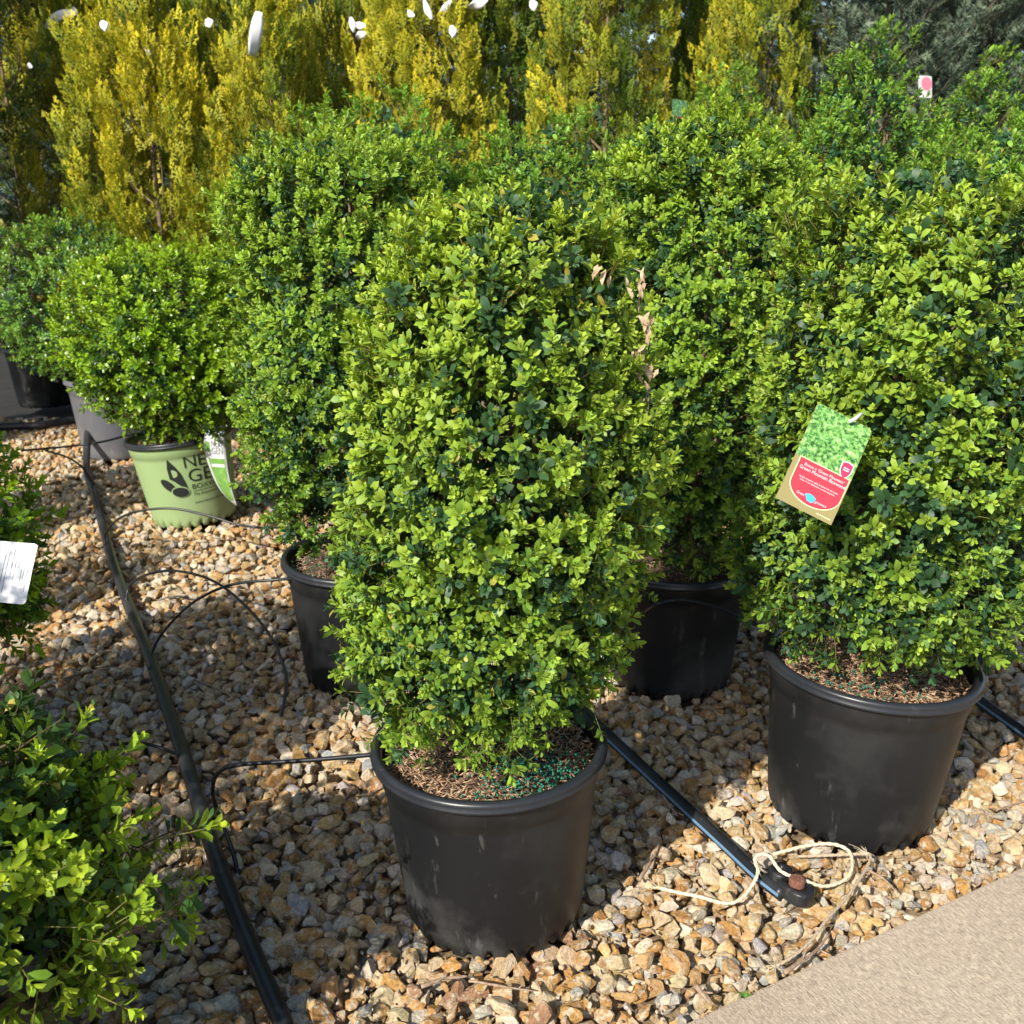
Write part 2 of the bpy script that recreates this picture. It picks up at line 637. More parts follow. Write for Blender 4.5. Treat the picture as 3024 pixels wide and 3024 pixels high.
def shoot_set(seed, L, wr, detail, tone=(1, 1, 1), fresh=1.0):
    r = np.random.default_rng(seed)
    t = np.array(tone)
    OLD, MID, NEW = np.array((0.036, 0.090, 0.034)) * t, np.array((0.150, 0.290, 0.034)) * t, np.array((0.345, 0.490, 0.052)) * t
    stem = (0.20, 0.19, 0.05)
    out = []
    for k in range(5):      # fresh tips
        out.append(shoot_template(r, int(r.integers(5, 8)), L, wr, detail, (MID * 0.75, MID * 0.5 + NEW * 0.5, NEW * fresh), stem))
    for k in range(4):      # half-grown
        out.append(shoot_template(r, int(r.integers(5, 7)), L * 1.05, wr, detail, (OLD, MID * 0.9, NEW * 0.75), stem, 1.08))
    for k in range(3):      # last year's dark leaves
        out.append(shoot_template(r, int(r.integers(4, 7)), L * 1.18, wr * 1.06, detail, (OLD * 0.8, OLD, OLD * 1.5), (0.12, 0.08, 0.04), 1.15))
    return out


def lump(P, r, n=10, f=7.0):
    k = r.normal(size=(n, 3)) * f
    ph = r.uniform(0, 6.28, n)
    return np.sin(P @ k.T + ph).sum(1) / math.sqrt(n)


def bush_points(seed, profile, n_cl, m_cl, amp=0.06, back=0.5, leanup=0.5, spread=0.03, toward=None):
    """clusters of shoots on a lumpy surface of revolution; profile = [(z, r), ...] bottom to top"""
    r = np.random.default_rng(seed)
    pr = np.array(profile)
    zs = np.linspace(pr[0, 0], pr[-1, 0], 200)
    rs = np.interp(zs, pr[:, 0], pr[:, 1])
    rs = np.convolve(np.pad(rs, 6, mode='edge'), np.ones(13) / 13, 'valid')
    dz = np.gradient(zs); dr = np.gradient(rs)
    area = np.maximum(rs, 0.02) * np.hypot(dz, dr)
    cum = np.cumsum(area); cum /= cum[-1]
    P, Dn, kind = [], [], []
    want = n_cl
    while want > 0:
        i = np.searchsorted(cum, r.uniform())
        i = min(i, 199)
        a = r.uniform(0, 2 * math.pi)
        if toward is not None and math.cos(a - toward) < -0.15 and r.uniform() > back:
            continue
        want -= 1
        nz = -dr[i] / math.hypot(dz[i], dr[i]); nr = dz[i] / math.hypot(dz[i], dr[i])
        nrm = np.array([nr * math.cos(a), nr * math.sin(a), nz])
        p = np.array([rs[i] * math.cos(a), rs[i] * math.sin(a), zs[i]])
        lu = lump(p[None], np.random.default_rng(seed + 99))[0]
        p = p + nrm * (amp * lu * 0.5 - 0.015) + nrm * (r.normal() * amp * 0.26 + (r.uniform(0.015, 0.05) if r.uniform() < 0.07 else 0.0))
        t1 = np.cross(nrm, [0, 0, 1.0] if abs(nz) < 0.9 else [1.0, 0, 0]); t1 /= np.linalg.norm(t1)
        t2 = np.cross(nrm, t1)
        h = (zs[i] - zs[0]) / (zs[-1] - zs[0])
        base = nrm + np.array([0, 0, leanup * (0.2 + 2.0 * h)]) + r.normal(size=3) * 0.22
        for k in range(int(r.integers(m_cl - 2, m_cl + 3))):
            u, v = r.normal(size=2) * spread
            dep = -abs(r.normal()) * spread * 0.8
            P.append(p + t1 * u + t2 * v + nrm * dep)
            Dn.append(base + (t1 * u + t2 * v) * 9.0 + r.normal(size=3) * 0.2)
            q = r.uniform()
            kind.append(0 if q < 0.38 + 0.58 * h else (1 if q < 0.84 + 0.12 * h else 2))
    P = np.array(P); Dn = np.array(Dn); kind = np.array(kind)
    # inner shell of old leaves
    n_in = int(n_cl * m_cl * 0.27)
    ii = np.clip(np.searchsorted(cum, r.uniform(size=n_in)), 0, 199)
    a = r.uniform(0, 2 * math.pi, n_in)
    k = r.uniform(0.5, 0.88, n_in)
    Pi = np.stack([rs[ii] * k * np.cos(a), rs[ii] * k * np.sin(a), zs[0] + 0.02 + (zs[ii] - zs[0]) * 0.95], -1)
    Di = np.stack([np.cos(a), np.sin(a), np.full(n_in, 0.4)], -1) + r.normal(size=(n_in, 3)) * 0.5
    return np.vstack([P, Pi]), np.vstack([Dn, Di]), np.concatenate([kind, np.full(n_in, 2)]), len(P)


def branch_frame(seed, profile, n=26):
    r = np.random.default_rng(seed)
    pr = np.array(profile)
    z0, z1 = pr[0, 0] - 0.10, pr[-1, 0]
    parts = []
    for k in range(5):
        a = r.uniform(0, 6.28)
        top = np.array([math.cos(a) * 0.07, math.sin(a) * 0.07, z0 + (z1 - z0) * r.uniform(0.6, 0.9)])
        b = np.array([math.cos(a) * 0.018, math.sin(a) * 0.018, z0])
        m = (b + top) / 2 + r.normal(size=3) * 0.015
        parts.append(tube_geo(smooth_path([b, m, top], 5), np.linspace(0.009, 0.003, 11), 6))
    for k in range(n):
        z = z0 + (z1 - z0) * r.uniform(0.12, 0.8)
        rr = np.interp(min(z + 0.08, z1), pr[:, 0], pr[:, 1]) * 0.85
        a = r.uniform(0, 6.28)
        e = np.array([math.cos(a) * rr, math.sin(a) * rr, z + 0.10])
        b = np.array([math.cos(a) * 0.02, math.sin(a) * 0.02, z])
        parts.append(tube_geo(smooth_path([b, (b + e) / 2 + r.normal(size=3) * 0.02, e], 4), np.linspace(0.0045, 0.0018, 9), 5))
    return cat(parts)[:2]


# ------------------------------------------------------------------ pots
NOTCH = 26


def pot_geo(R=POT_R, b=BASE_R, h=POT_H, notch=True):
    def mod(a, rr, zz):
        f = np.clip((np.sin(a * NOTCH) - 0.25) * 3, 0, 1) * (1 + 0.4 * np.sin(a * 5))
        low = np.clip((0.034 - zz) / 0.02, 0, 1) if notch else 0
        return rr - f * low * 0.011, zz + f * np.where(zz < 0.004, 0.012, 0.0)
    wall = R - 0.014
    def w(z):
        return b + (wall - b) * (z / h) ** 0.9
    prof = [(0.0, 0.006), (b - 0.02, 0.006), (b - 0.009, 0.001), (b - 0.003, 0.006), (b, 0.014), (w(0.024), 0.024), (w(0.034), 0.034), (w(0.05), 0.05)]
    prof += [(w(z), z) for z in np.linspace(0.08, h - 0.075, 6)]
    prof += [(w(h - 0.062), h - 0.062), (w(h - 0.058) + 0.0035, h - 0.058), (w(h - 0.03) + 0.0035, h - 0.03), (wall + 0.003, h - 0.008), (wall - 0.003, h - 0.004), (wall - 0.006, h - 0.03), (w(h - 0.08) - 0.006, h - 0.08)]
    return lathe(prof, 156 if notch else 64, mod)


def rim_geo(R=POT_R, h=POT_H):
    wall = R - 0.014
    prof = [(wall + 0.0028, h - 0.020), (R - 0.004, h - 0.021), (R - 0.0005, h - 0.017), (R, h - 0.013), (R - 0.0035, h - 0.0105), (R - 0.001, h - 0.006), (R - 0.003, h - 0.001), (R - 0.009, h + 0.002), (R - 0.016, h), (wall - 0.0065, h - 0.010)]
    return lathe(prof, 96)


POTS = {}


def make_pot(root, mat=M_POT, rim=M_RIM, size=1.0, tilt=(0, 0), notch=True, chips=0, granules=0, gpos=(0, 0), seed=1):
    key = (mat.name, notch)
    if key not in POTS:
        POTS[key] = (tri_mesh("pot", *pot_geo(notch=notch)), tri_mesh("rim", *rim_geo()))
    p = link("pot", POTS[key][0], mat, root)
    p.rotation_mode = 'ZYX'
    p.rotation_euler = (tilt[0], tilt[1], random.uniform(0, 6))
    p.scale = (size,) * 3
    r = link("rim", POTS[key][1], rim, p)
    q = np.random.default_rng(seed)
    zs = POT_H - 0.038
    if "soil" not in POTS:
        a = np.linspace(0, 2 * math.pi, 48, endpoint=False)
        prof = [(0.001, 0.018), (0.05, 0.012), (0.10, 0.004), (0.15, 0.0), (0.188, -0.006)]
        V, T = lathe([(rr, zs + zz) for rr, zz in prof], 48, lambda a, r_, z_: (r_, z_ + 0.005 * np.sin(a * 3 + r_ * 40) * np.cos(a * 7)))
        T = T[:, ::-1]
        POTS["soil"] = tri_mesh("soil", V, T)
    s = link("soil", POTS["soil"], M_SOIL, root)
    s.rotation_euler = (tilt[0], tilt[1], 0)
    s.scale = (size,) * 3
    if chips:
        n = chips
        rr = 0.183 * np.sqrt(q.uniform(size=n)); a = q.uniform(0, 6.283, n)
        V0 = np.array([[-1, 0, 0], [0, 0.17, 0.02], [0, -0.17, 0.02], [1, 0, 0], [0, 0, 0.14]]) * 1.0
        T0 = np.array([[0, 4, 1], [0, 2, 4], [1, 4, 3], [2, 3, 4], [0, 1, 2], [1, 3, 2]])
        D_ = np.stack([q.normal(size=n) * 0.35, q.normal(size=n) * 0.35, np.ones(n)], -1)
        pos = np.stack([rr * np.cos(a), rr * np.sin(a), zs + 0.006 + 0.014 * (1 - rr / 0.19) + q.uniform(0, 0.006, n)], -1)
        c = np.array([(0.42, 0.26, 0.15), (0.56, 0.39, 0.24), (0.30, 0.17, 0.09), (0.20, 0.115, 0.065)])[q.choice(4, n, p=[.4, .25, .22, .13])] * q.uniform(0.8, 1.15, (n, 1))
        g_ = scatter([(V0, T0, np.ones((5, 3)))], np.zeros(n, int), pos, rot_to(D_, q.uniform(0, 6.28, n)), q.uniform(0.0045, 0.0095, n), c)
        o_ = link("mulch_chips", tri_mesh("mulch_chips", *g_, smooth=False), M_CHIP, s)
        o_["kind"] = "stuff"
    if granules:
        n = granules
        pos = np.stack([gpos[0] + q.normal(size=n) * 0.055, gpos[1] + q.normal(size=n) * 0.045, np.full(n, zs + 0.016) + q.uniform(0, 0.008, n)], -1)
        rr = np.hypot(pos[:, 0], pos[:, 1])
        pos = pos[rr < 0.18]
        n = len(pos)
        pos[:, 2] += 0.010 * (1 - np.hypot(pos[:, 0], pos[:, 1]) / 0.19)
        v, t = ico(2)
        g_ = scatter([(v, t, np.ones((len(v), 3)))], np.zeros(n, int), pos, rot_to(np.tile([[0, 0, 1.0]], (n, 1)), np.zeros(n)), q.uniform(0.0017, 0.0027, n), np.ones((n, 3)))
        o_ = link("fertilizer_granules", tri_mesh("fertilizer_granules", *g_), M_GRANULE, s)
        o_["kind"] = "stuff"
    return p


def make_bush(root, seed, profile, tset, mat, n_cl, m_cl, size=1.0, singles=0, off=(0, 0), amp=0.06, back=0.2, leanup=0.5, tone=1.0, spread=0.03, lean=0.0):
    wx, wy = root.location.x + off[0], root.location.y + off[1]
    P, Dn, kind, n_out = bush_points(seed, profile, n_cl, m_cl, amp, back, leanup, spread, math.atan2(-wy, -wx))
    P = P + np.array([off[0], off[1], 0])
    P[:, 0] += lean * ((P[:, 2] - profile[0][0]) / (profile[-1][0] - profile[0][0]) - 0.3)
    r = np.random.default_rng(seed + 5)
    n = len(P)
    lo_, hi_ = [0, 5, 9], [5, 9, 12]
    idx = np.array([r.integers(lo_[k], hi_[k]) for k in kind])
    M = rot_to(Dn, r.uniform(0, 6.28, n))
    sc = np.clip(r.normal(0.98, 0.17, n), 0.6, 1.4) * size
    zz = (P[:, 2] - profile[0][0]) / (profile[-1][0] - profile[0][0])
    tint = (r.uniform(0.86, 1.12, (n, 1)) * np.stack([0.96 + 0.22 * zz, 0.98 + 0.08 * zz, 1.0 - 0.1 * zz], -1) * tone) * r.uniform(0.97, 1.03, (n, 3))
    pick = np.zeros(n, bool)
    if singles:
        Wd = P + np.array(root.location)
        tc = CP - Wd
        dc = np.linalg.norm(tc, axis=1)
        nn = P - np.array([off[0], off[1], 0]); nn[:, 2] = (zz - 0.35) * 0.25
        nn /= np.linalg.norm(nn, axis=1)[:, None]
        face = (nn * tc).sum(1) / dc
        sc_ = face - dc * 0.35 + r.uniform(0, 0.25, n) + np.where(kind == 2, -0.6, 0)
        sc_[n_out:] = -9
        dv = Wd - CP
        dep = dv @ FW
        uu, vv = dv[:, 0] / dep * F / 1512, -(dv @ UP) / dep * F / 1512
        sc_[(np.abs(uu) > 0.99) | (np.abs(vv) > 0.99) | (dep < 0.1)] = -9
        pick[np.argsort(-sc_)[:singles]] = True
        pick &= sc_ > -5
        ms = getattr(make_bush, "cache", {})
        make_bush.cache = ms
        for i in np.where(pick)[0]:
            key = (id(tset), int(idx[i]), int(r.integers(2)))
            if key not in ms:
                v, t, c = tset[idx[i]]
                ms[key] = tri_mesh("leafy_shoot", v, t, np.clip(c * (0.92, 1.08)[key[2]] * tint[i] / tint[i].mean() * tone, 0, 1))
                ms[key].materials.append(mat)
            o = bpy.data.objects.new("leafy_shoot", ms[key])
            COL.objects.link(o)
            o.parent = root
            o.matrix_local = Matrix.Translation(Vector(P[i])) @ Matrix(M[i].tolist()).to_4x4() @ Matrix.Scale(float(sc[i]), 4)
    s = ~pick
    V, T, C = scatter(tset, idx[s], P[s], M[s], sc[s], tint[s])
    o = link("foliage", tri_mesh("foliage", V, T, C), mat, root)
    o["kind"] = "stuff"
    V, T = branch_frame(seed + 1, profile)
    b = link("branches", tri_mesh("branches", V + np.array([off[0], off[1], 0]), T), M_BARK, root)
    b["kind"] = "stuff"
    return root


S_NEAR = shoot_set(11, 0.0172, 0.50, 1)
S_NEARB = shoot_set(12, 0.0180, 0.54, 1, (0.98, 1.0, 1.05))
S_MID = shoot_set(13, 0.0178, 0.48, 1, (0.93, 1.0, 1.0))
S_BACK = shoot_set(14, 0.0185, 0.46, 1, (0.74, 0.95, 1.1), 0.9)
S_ROUND = shoot_set(15, 0.022, 0.48, 1, (0.92, 1.02, 0.42), 0.95)
S_BIG = shoot_set(16, 0.024, 0.48, 2, (1.12, 1.05, 0.7), 1.08)

# the front column
A = thing("potted_boxwood", "column-shaped boxwood with a streak of dried tan leaves, its black pot showing green granules", "shrub", (*PA, 0))
make_pot(A, tilt=(0, math.radians(-1.6)), chips=4200, granules=480, gpos=(0.09, -0.10), seed=21)
prA = [(0.44, 0.14), (0.475, 0.195), (0.56, 0.212), (0.70, 0.203), (0.86, 0.203), (1.00, 0.200), (1.10, 0.192), (1.18, 0.172), (1.25, 0.12), (1.285, 0.0)]
make_bush(A, 31, prA, S_NEAR, M_LEAF, 560, 6, singles=300, off=(0.010, 0.01), amp=0.075, spread=0.026, lean=0.045)
B = thing("potted_boxwood", "broad boxwood wearing a red picture tag, its black pot beside the concrete path", "shrub", (*PB, 0))
make_pot(B, size=1.035, tilt=(0, math.radians(2.6)), chips=4200, granules=120, gpos=(-0.05, -0.10), seed=22)
prB = [(0.455, 0.15), (0.49, 0.225), (0.57, 0.262), (0.72, 0.265), (0.90, 0.265), (1.05, 0.258), (1.17, 0.235), (1.26, 0.17), (1.31, 0.0)]
make_bush(B, 32, prB, S_NEARB, M_LEAF, 560, 6, singles=300, off=(0.02, 0.0), amp=0.085, spread=0.027)
Cc = thing("potted_boxwood", "rounded boxwood in a black pot standing in the shade between two sunlit boxwoods", "shrub", (*PC, 0))
make_pot(Cc, chips=600, seed=23)
prC = [(0.42, 0.15), (0.46, 0.21), (0.56, 0.245), (0.75, 0.25), (1.0, 0.262), (1.2, 0.262), (1.32, 0.235), (1.40, 0.17), (1.445, 0.0)]
make_bush(Cc, 33, prC, S_MID, M_LEAF, 500, 6, singles=250, off=(0.02, 0.0), amp=0.09, spread=0.028)
Dd = thing("potted_boxwood", "tall boxwood hiding a white label, in a black pot fed by an arching drip tube", "shrub", (*PD, 0))
make_pot(Dd, chips=1500, granules=60, gpos=(-0.11, -0.06), seed=24)
prD = [(0.43, 0.10), (0.47, 0.15), (0.58, 0.185), (0.75, 0.22), (0.95, 0.25), (1.12, 0.255), (1.25, 0.24), (1.34, 0.19), (1.39, 0.0)]
make_bush(Dd, 34, prD, S_MID, M_LEAF, 480, 6, singles=250, off=(-0.035, 0.0), amp=0.09, tone=0.97, spread=0.028)
# green printed pot and its round shrub
Lr = thing("potted_boxwood", "round glossy boxwood in a pale green pot printed with a leaf logo", "shrub", (*PL, 0))
TL = (0, math.radians(-6.0))
make_pot(Lr, M_GREENPOT, M_RIM, tilt=TL, chips=500, seed=25)
prL = [(0.37, 0.12), (0.42, 0.26), (0.52, 0.33), (0.66, 0.355), (0.80, 0.33), (0.92, 0.26), (1.0, 0.15), (1.03, 0.0)]
make_bush(Lr, 35, prL, S_ROUND, M_GLOSSY, 330, 6, singles=200, off=(-0.02, 0.0), amp=0.10, spread=0.035)
Mm = thing("potted_boxwood", "round boxwood in a dusty grey pot behind the pale green pot", "shrub", (*PM, 0))
make_pot(Mm, M_GREYPOT, M_GREYPOT, 1.1, notch=False, seed=26)
prM = [(0.40, 0.12), (0.46, 0.28), (0.6, 0.36), (0.75, 0.375), (0.9, 0.34), (1.02, 0.24), (1.1, 0.1), (1.12, 0.0)]
make_bush(Mm, 36, prM, S_BACK, M_GLOSSY, 300, 6, off=(-0.10, 0.0), amp=0.10, spread=0.035)

# low shrubs in the next row
J = thing("potted_boxwood", "low spreading boxwood with bright yellow-green shoot tips reaching towards the thick black pipe", "shrub", (*PJ, 0))
make_pot(J, seed=27)
prJ = [(0.28, 0.16), (0.32, 0.22), (0.39, 0.255), (0.46, 0.26), (0.54, 0.22), (0.60, 0.15), (0.63, 0.0)]
make_bush(J, 37, prJ, S_BIG, M_LEAF, 190, 6, singles=220, amp=0.14, leanup=0.35, spread=0.036)
K = thing("potted_boxwood", "small boxwood carrying a white care label with printed lines", "shrub", (*PK, 0))
make_pot(K, seed=28)
prK = [(0.33, 0.15), (0.38, 0.25), (0.5, 0.285), (0.66, 0.275), (0.80, 0.22), (0.88, 0.12), (0.91, 0.0)]
make_bush(K, 38, prK, S_ROUND, M_LEAF, 190, 6, size=1.0, singles=60, amp=0.10)

# the boxwood rows behind: two shapes, copied
bk1 = thing("potted_boxwood", "blue-green boxwood between the two tallest front boxwoods, below the golden trees", "shrub", (0.13, 3.45, 0))
make_pot(bk1, notch=False, seed=29)
prE = [(0.38, 0.12), (0.45, 0.25), (0.65, 0.29), (0.95, 0.30), (1.2, 0.29), (1.36, 0.23), (1.48, 0.0)]
make_bush(bk1, 39, prE, S_BACK, M_LEAF, 360, 6, amp=0.10, back=0.6, spread=0.03)
bk2 = thing("potted_boxwood", "pointed tall boxwood with a slender leader shoot in front of the dark spruce", "shrub", (1.08, 3.35, 0))
make_pot(bk2, notch=False, seed=30)
prF = [(0.38, 0.12), (0.45, 0.25), (0.7, 0.30), (1.0, 0.30), (1.25, 0.26), (1.42, 0.20), (1.55, 0.13), (1.66, 0.055), (1.74, 0.0)]
make_bush(bk2, 40, prF, S_BACK, M_LEAF, 400, 6, amp=0.11, back=0.6, tone=0.97, spread=0.03)
for src, x, y, sc, rz, lab in (
        (bk1, -0.40, 3.30, 1.03, 0.6, "pale green boxwood at the foot of the golden trees, behind the label-hiding boxwood"),
        (bk2, 0.78, 4.05, 0.97, -0.5, "boxwood with a dark green tag, rising against the golden trees"),
        (bk2, 1.72, 3.95, 1.0, 0.7, "pointed boxwood with a pink tag beside the spruces"),
        (bk2, 1.68, 3.2, 0.95, -0.35, "tall boxwood standing behind the broad one with the red tag"),
        (bk1, 1.24, 2.72, 0.97, -0.4, "green boxwood wedged behind the broad one with the red tag"),
        (bk2, -1.60, 0.95, 0.88, 0.2, "pointed boxwood in the side row shading the gravel"),
        (bk2, -1.80, 1.72, 0.74, 1.2, "pointed boxwood in the side row behind the small one with the care label"),
        (bk1, -2.0, 2.5, 0.62, 1.2, "second boxwood in the side row shading the gravel"),
        (bk1, -2.45, 3.35, 0.95, 2.2, "third boxwood in the side row shading the gravel")):
    c = copy_tree(src)
    c.location = (x, y, 0); c.rotation_euler = (0, 0, rz); c.scale = (sc, sc, sc)
    tag(c, lab)
for o in COL.objects:
    if o.name.startswith("potted_boxwood") and o.parent is None:
        o["group"] = "potted boxwoods standing on the gravel"


# ------------------------------------------------------------------ golden arborvitae
def spray(r, L, gold, green):
    parts = []

    def rh(b, d, n, l, w, c0, c1):
        s = np.cross(n, d)
        V = np.array([b, b + d * l * 0.45 + s * w, b + d * l * 0.45 - s * w, b + d * l])
        C = np.array([c0, (np.array(c0) + c1) / 2, (np.array(c0) + c1) / 2, c1])
        parts.append((V, np.array([[0, 2, 1], [1, 2, 3]]), C))
    n = np.array([0, 1.0, 0])
    green, gold = np.array(green), np.array(gold)
    k = 9
    curve = r.normal() * 0.12
    for i in range(k):
        t = i / (k - 1)
        b = np.array([curve * t * t * L, r.normal() * L * 0.02, t * L * 0.85])
        sg = 1 if i % 2 else -1
        an = math.radians(48 - 18 * t + r.normal() * 7)
        d = np.array([sg * math.sin(an), r.normal() * 0.2, math.cos(an)]); d /= np.linalg.norm(d)
        l = L * (0.42 - 0.24 * t) * r.uniform(0.8, 1.2)
        q = 0.25 + 0.6 * t
        c0, c1 = green + (gold - green) * q * 0.6, green + (gold - green) * min(1, q + 0.35)
        rh(b, d, n, l, L * 0.050, c0, c1)
        for f_, s2 in ((0.35, 1), (0.6, -1)):
            an2 = an + s2 * math.radians(33)
            d2 = np.array([sg * math.sin(an2), r.normal() * 0.25, math.cos(an2)]); d2 /= np.linalg.norm(d2)
            rh(b + d * l * f_, d2, n, l * 0.6, L * 0.042, c0, c1)
    rh(np.array([curve * 0.7 * L, 0, 0.75 * L]), np.array([0, 0, 1.0]), n, L * 0.3, L * 0.03, gold * 0.8, gold)
    rh(np.array([0, 0, 0.0]), np.array([curve * 0.7, 0, 1.0]), n, L * 0.8, L * 0.022, green * 0.6, green)
    return cat(parts)


def plume(r, Lp, n, gold, green):
    sp = [spray(r, 0.085, gold, green) for _ in range(4)]
    t = np.linspace(0.05, 1.0, n)
    az = np.arange(n) * 2.4 + r.normal(size=n) * 0.5
    lean = 0.75 - 0.55 * t
    Dn = np.stack([np.cos(az) * lean, np.sin(az) * lean, np.ones(n)], -1)
    M = rot_to(Dn, np.zeros(n))
    # turn each spray so that its plane holds the plume axis
    out = np.stack([np.cos(az), np.sin(az), np.zeros(n)], -1)
    Dn /= np.linalg.norm(Dn, axis=1)[:, None]
    X = out - Dn * (out * Dn).sum(1)[:, None]
    X /= np.linalg.norm(X, axis=1)[:, None]
    M = np.stack([X, np.cross(Dn, X), Dn], -1)
    pos = np.stack([np.cos(az) * 0.008, np.sin(az) * 0.008, t * Lp * 0.8], -1)
    tint = np.ones((n, 3)) * (0.72 + 0.34 * t)[:, None]
    return scatter(sp, r.integers(0, 4, n), pos, M, r.uniform(0.8, 1.25, n), tint)


def arborvitae(name, seed, label, loc, height, R, gold, green, n=210, leanout=0.22, droop=0.0, hol=-0.8):
    r = np.random.default_rng(seed)
    root = thing(name, label, "tree", (*loc, 0), 0, "golden trees in a row behind the boxwoods")
    pl = [plume(r, 0.26, 10, gold, green) for _ in range(5)]
    h0 = 0.38
    u = r.uniform(size=n) ** 0.85
    z = h0 + u * (height - h0 - 0.1)
    prof = R * np.interp(u, [0, 0.15, 0.35, 0.6, 0.8, 0.93, 1], [0.82, 0.98, 1.0, 0.86, 0.58, 0.27, 0.04])
    a = r.uniform(0, 6.283, n)
    # vertical ridges and hollows
    prof = prof * (1 + 0.10 * np.sin(a * 3 + r.uniform(0, 6)) + 0.08 * np.sin(a * 7 + z * 2.5))
    lu = lump(np.stack([np.cos(a) * prof, np.sin(a) * prof, z * 0.45], -1), np.random.default_rng(seed + 7), 12, 8.0)
    hollow = lu < hol
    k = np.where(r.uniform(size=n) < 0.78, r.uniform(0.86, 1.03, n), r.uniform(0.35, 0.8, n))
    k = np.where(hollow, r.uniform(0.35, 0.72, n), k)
    P = np.stack([np.cos(a) * prof * k, np.sin(a) * prof * k, z - 0.1], -1)
    Dn = np.stack([np.cos(a) * leanout, np.sin(a) * leanout, np.full(n, 1.0 - droop)], -1) + r.normal(size=(n, 3)) * 0.15
    M = rot_to(Dn, r.uniform(0, 6.28, n))
    lit_gold = np.clip(0.48 + lu * 0.55 + r.normal(size=n) * 0.25, 0, 1)[:, None]
    tint = np.array([0.34, 0.58, 0.8]) * (1 - lit_gold) + np.array([1.12, 1.15, 1.0]) * lit_gold
    tint = tint * r.uniform(0.85, 1.15, (n, 1)) * np.where(k < 0.8, 0.7, 1.0)[:, None]  # gold-to-green by clump, with sunlit plumes and shaded hollows painted in
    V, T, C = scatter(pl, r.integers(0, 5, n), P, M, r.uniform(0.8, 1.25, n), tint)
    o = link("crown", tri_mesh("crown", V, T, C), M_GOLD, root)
    o["kind"] = "stuff"
    st = np.array([[0, 0, 0.28], [0.01, 0, height * 0.5], [0, 0.01, height * 0.93]])
    parts = [tube_geo(smooth_path(st, 5), np.linspace(0.02, 0.004, 11), 7)]
    for q in range(26):
        zz = r.uniform(0.35, height * 0.8)
        aa = r.uniform(0, 6.28)
        rr = 0.6 * np.interp((zz - h0) / (height - h0), [0, 0.35, 1], [R * 0.8, R, 0.03])
        parts.append(tube_geo(smooth_path([(0, 0, zz), (math.cos(aa) * rr * 0.7, math.sin(aa) * rr * 0.7, zz + 0.12), (math.cos(aa) * rr, math.sin(aa) * rr, zz + 0.35)], 4), np.linspace(0.006, 0.002, 9), 5))
    V, T, _ = cat(parts)
    link("trunk", tri_mesh("trunk", V, T), M_BARK, root)
    make_pot(root, notch=False, seed=seed)
    return root


GOLD, GREEN = (0.72, 0.57, 0.028), (0.13, 0.20, 0.024)
GOLD2, GREEN2 = (0.62, 0.56, 0.036), (0.13, 0.19, 0.028)
def col_at(dx, y):                         # display x (1932 wide photo) at distance y, horizon height -> world x
    return RY(dx * 1.5652, 300, y)[0]


t1 = arborvitae("golden_arborvitae", 51, "broad golden arborvitae with several leaders, behind the round boxwoods", (col_at(275, 5.5), 5.5), 2.25, 0.38, GOLD, GREEN, 290)
t2 = arborvitae("golden_arborvitae", 52, "dense bright yellow arborvitae carrying a white tag fluttering over its tip", (col_at(1140, 5.4), 5.4), 3.0, 0.33, GOLD, GREEN, 310, 0.12)
t3 = arborvitae("golden_arborvitae", 53, "olive-gold arborvitae with open green hollows in its side", (col_at(960, 5.7), 5.7), 2.8, 0.32, GOLD2, GREEN2, 280, 0.16, 0.0, -0.4)
t4 = arborvitae("threadleaf_cypress", 54, "dark gold-flecked cypress with drooping sprays beside the round boxwoods", (col_at(10, 6.1), 6.1), 2.5, 0.54, (0.42, 0.36, 0.06), (0.03, 0.05, 0.018), 340, 0.6, 0.2, -9)
for src, dx, y, sx, sz, rz, lab in (
        (t2, 140, 6.2, 1.0, 0.93, 1.0, "golden arborvitae with a curled white tag arching out of its crown"),
        (t3, 352, 6.9, 0.72, 1.05, 2.0, "slim golden arborvitae behind the broad one with several leaders"),
        (t3, 412, 5.9, 0.74, 0.93, 4.0, "narrow green-gold arborvitae with a small white label knot"),
        (t2, 512, 5.4, 0.85, 0.79, 1.3, "pointed golden arborvitae wrapped with a long white tag near its tip"),
        (t1, 678, 5.9, 0.76, 1.22, 2.6, "golden arborvitae with a white bow-like tag on its flank"),
        (t2, 805, 5.4, 0.95, 0.86, 2.9, "golden arborvitae with loose feathery sides behind the pale green boxwood"),
        (t3, 1335, 5.8, 0.9, 1.0, 4.4, "dark-hollowed golden arborvitae behind the boxwood with the green tag"),
        (t2, 1445, 5.5, 0.92, 1.0, 0.4, "bright golden arborvitae next to the spruces")):
    c = copy_tree(src)
    c.location = (col_at(dx, y), y, 0); c.scale = (sx, sx, sz); c.rotation_euler = (0, 0, rz)
    tag(c, lab)
for x, y, lab in ((-3.55, 4.6, "golden arborvitae at the end of the side row, shading the dark cypress"), (-3.05, 5.0, "second golden arborvitae at the end of the side row, beside the dark cypress")):
    c = copy_tree(t2)
    c.location = (x, y, 0)
    tag(c, lab)


# ------------------------------------------------------------------ spruces and the far trees
M_CWOOD = varied("conifer_wood", (0.045, 0.042, 0.028), (0.11, 0.085, 0.05), 60.0)


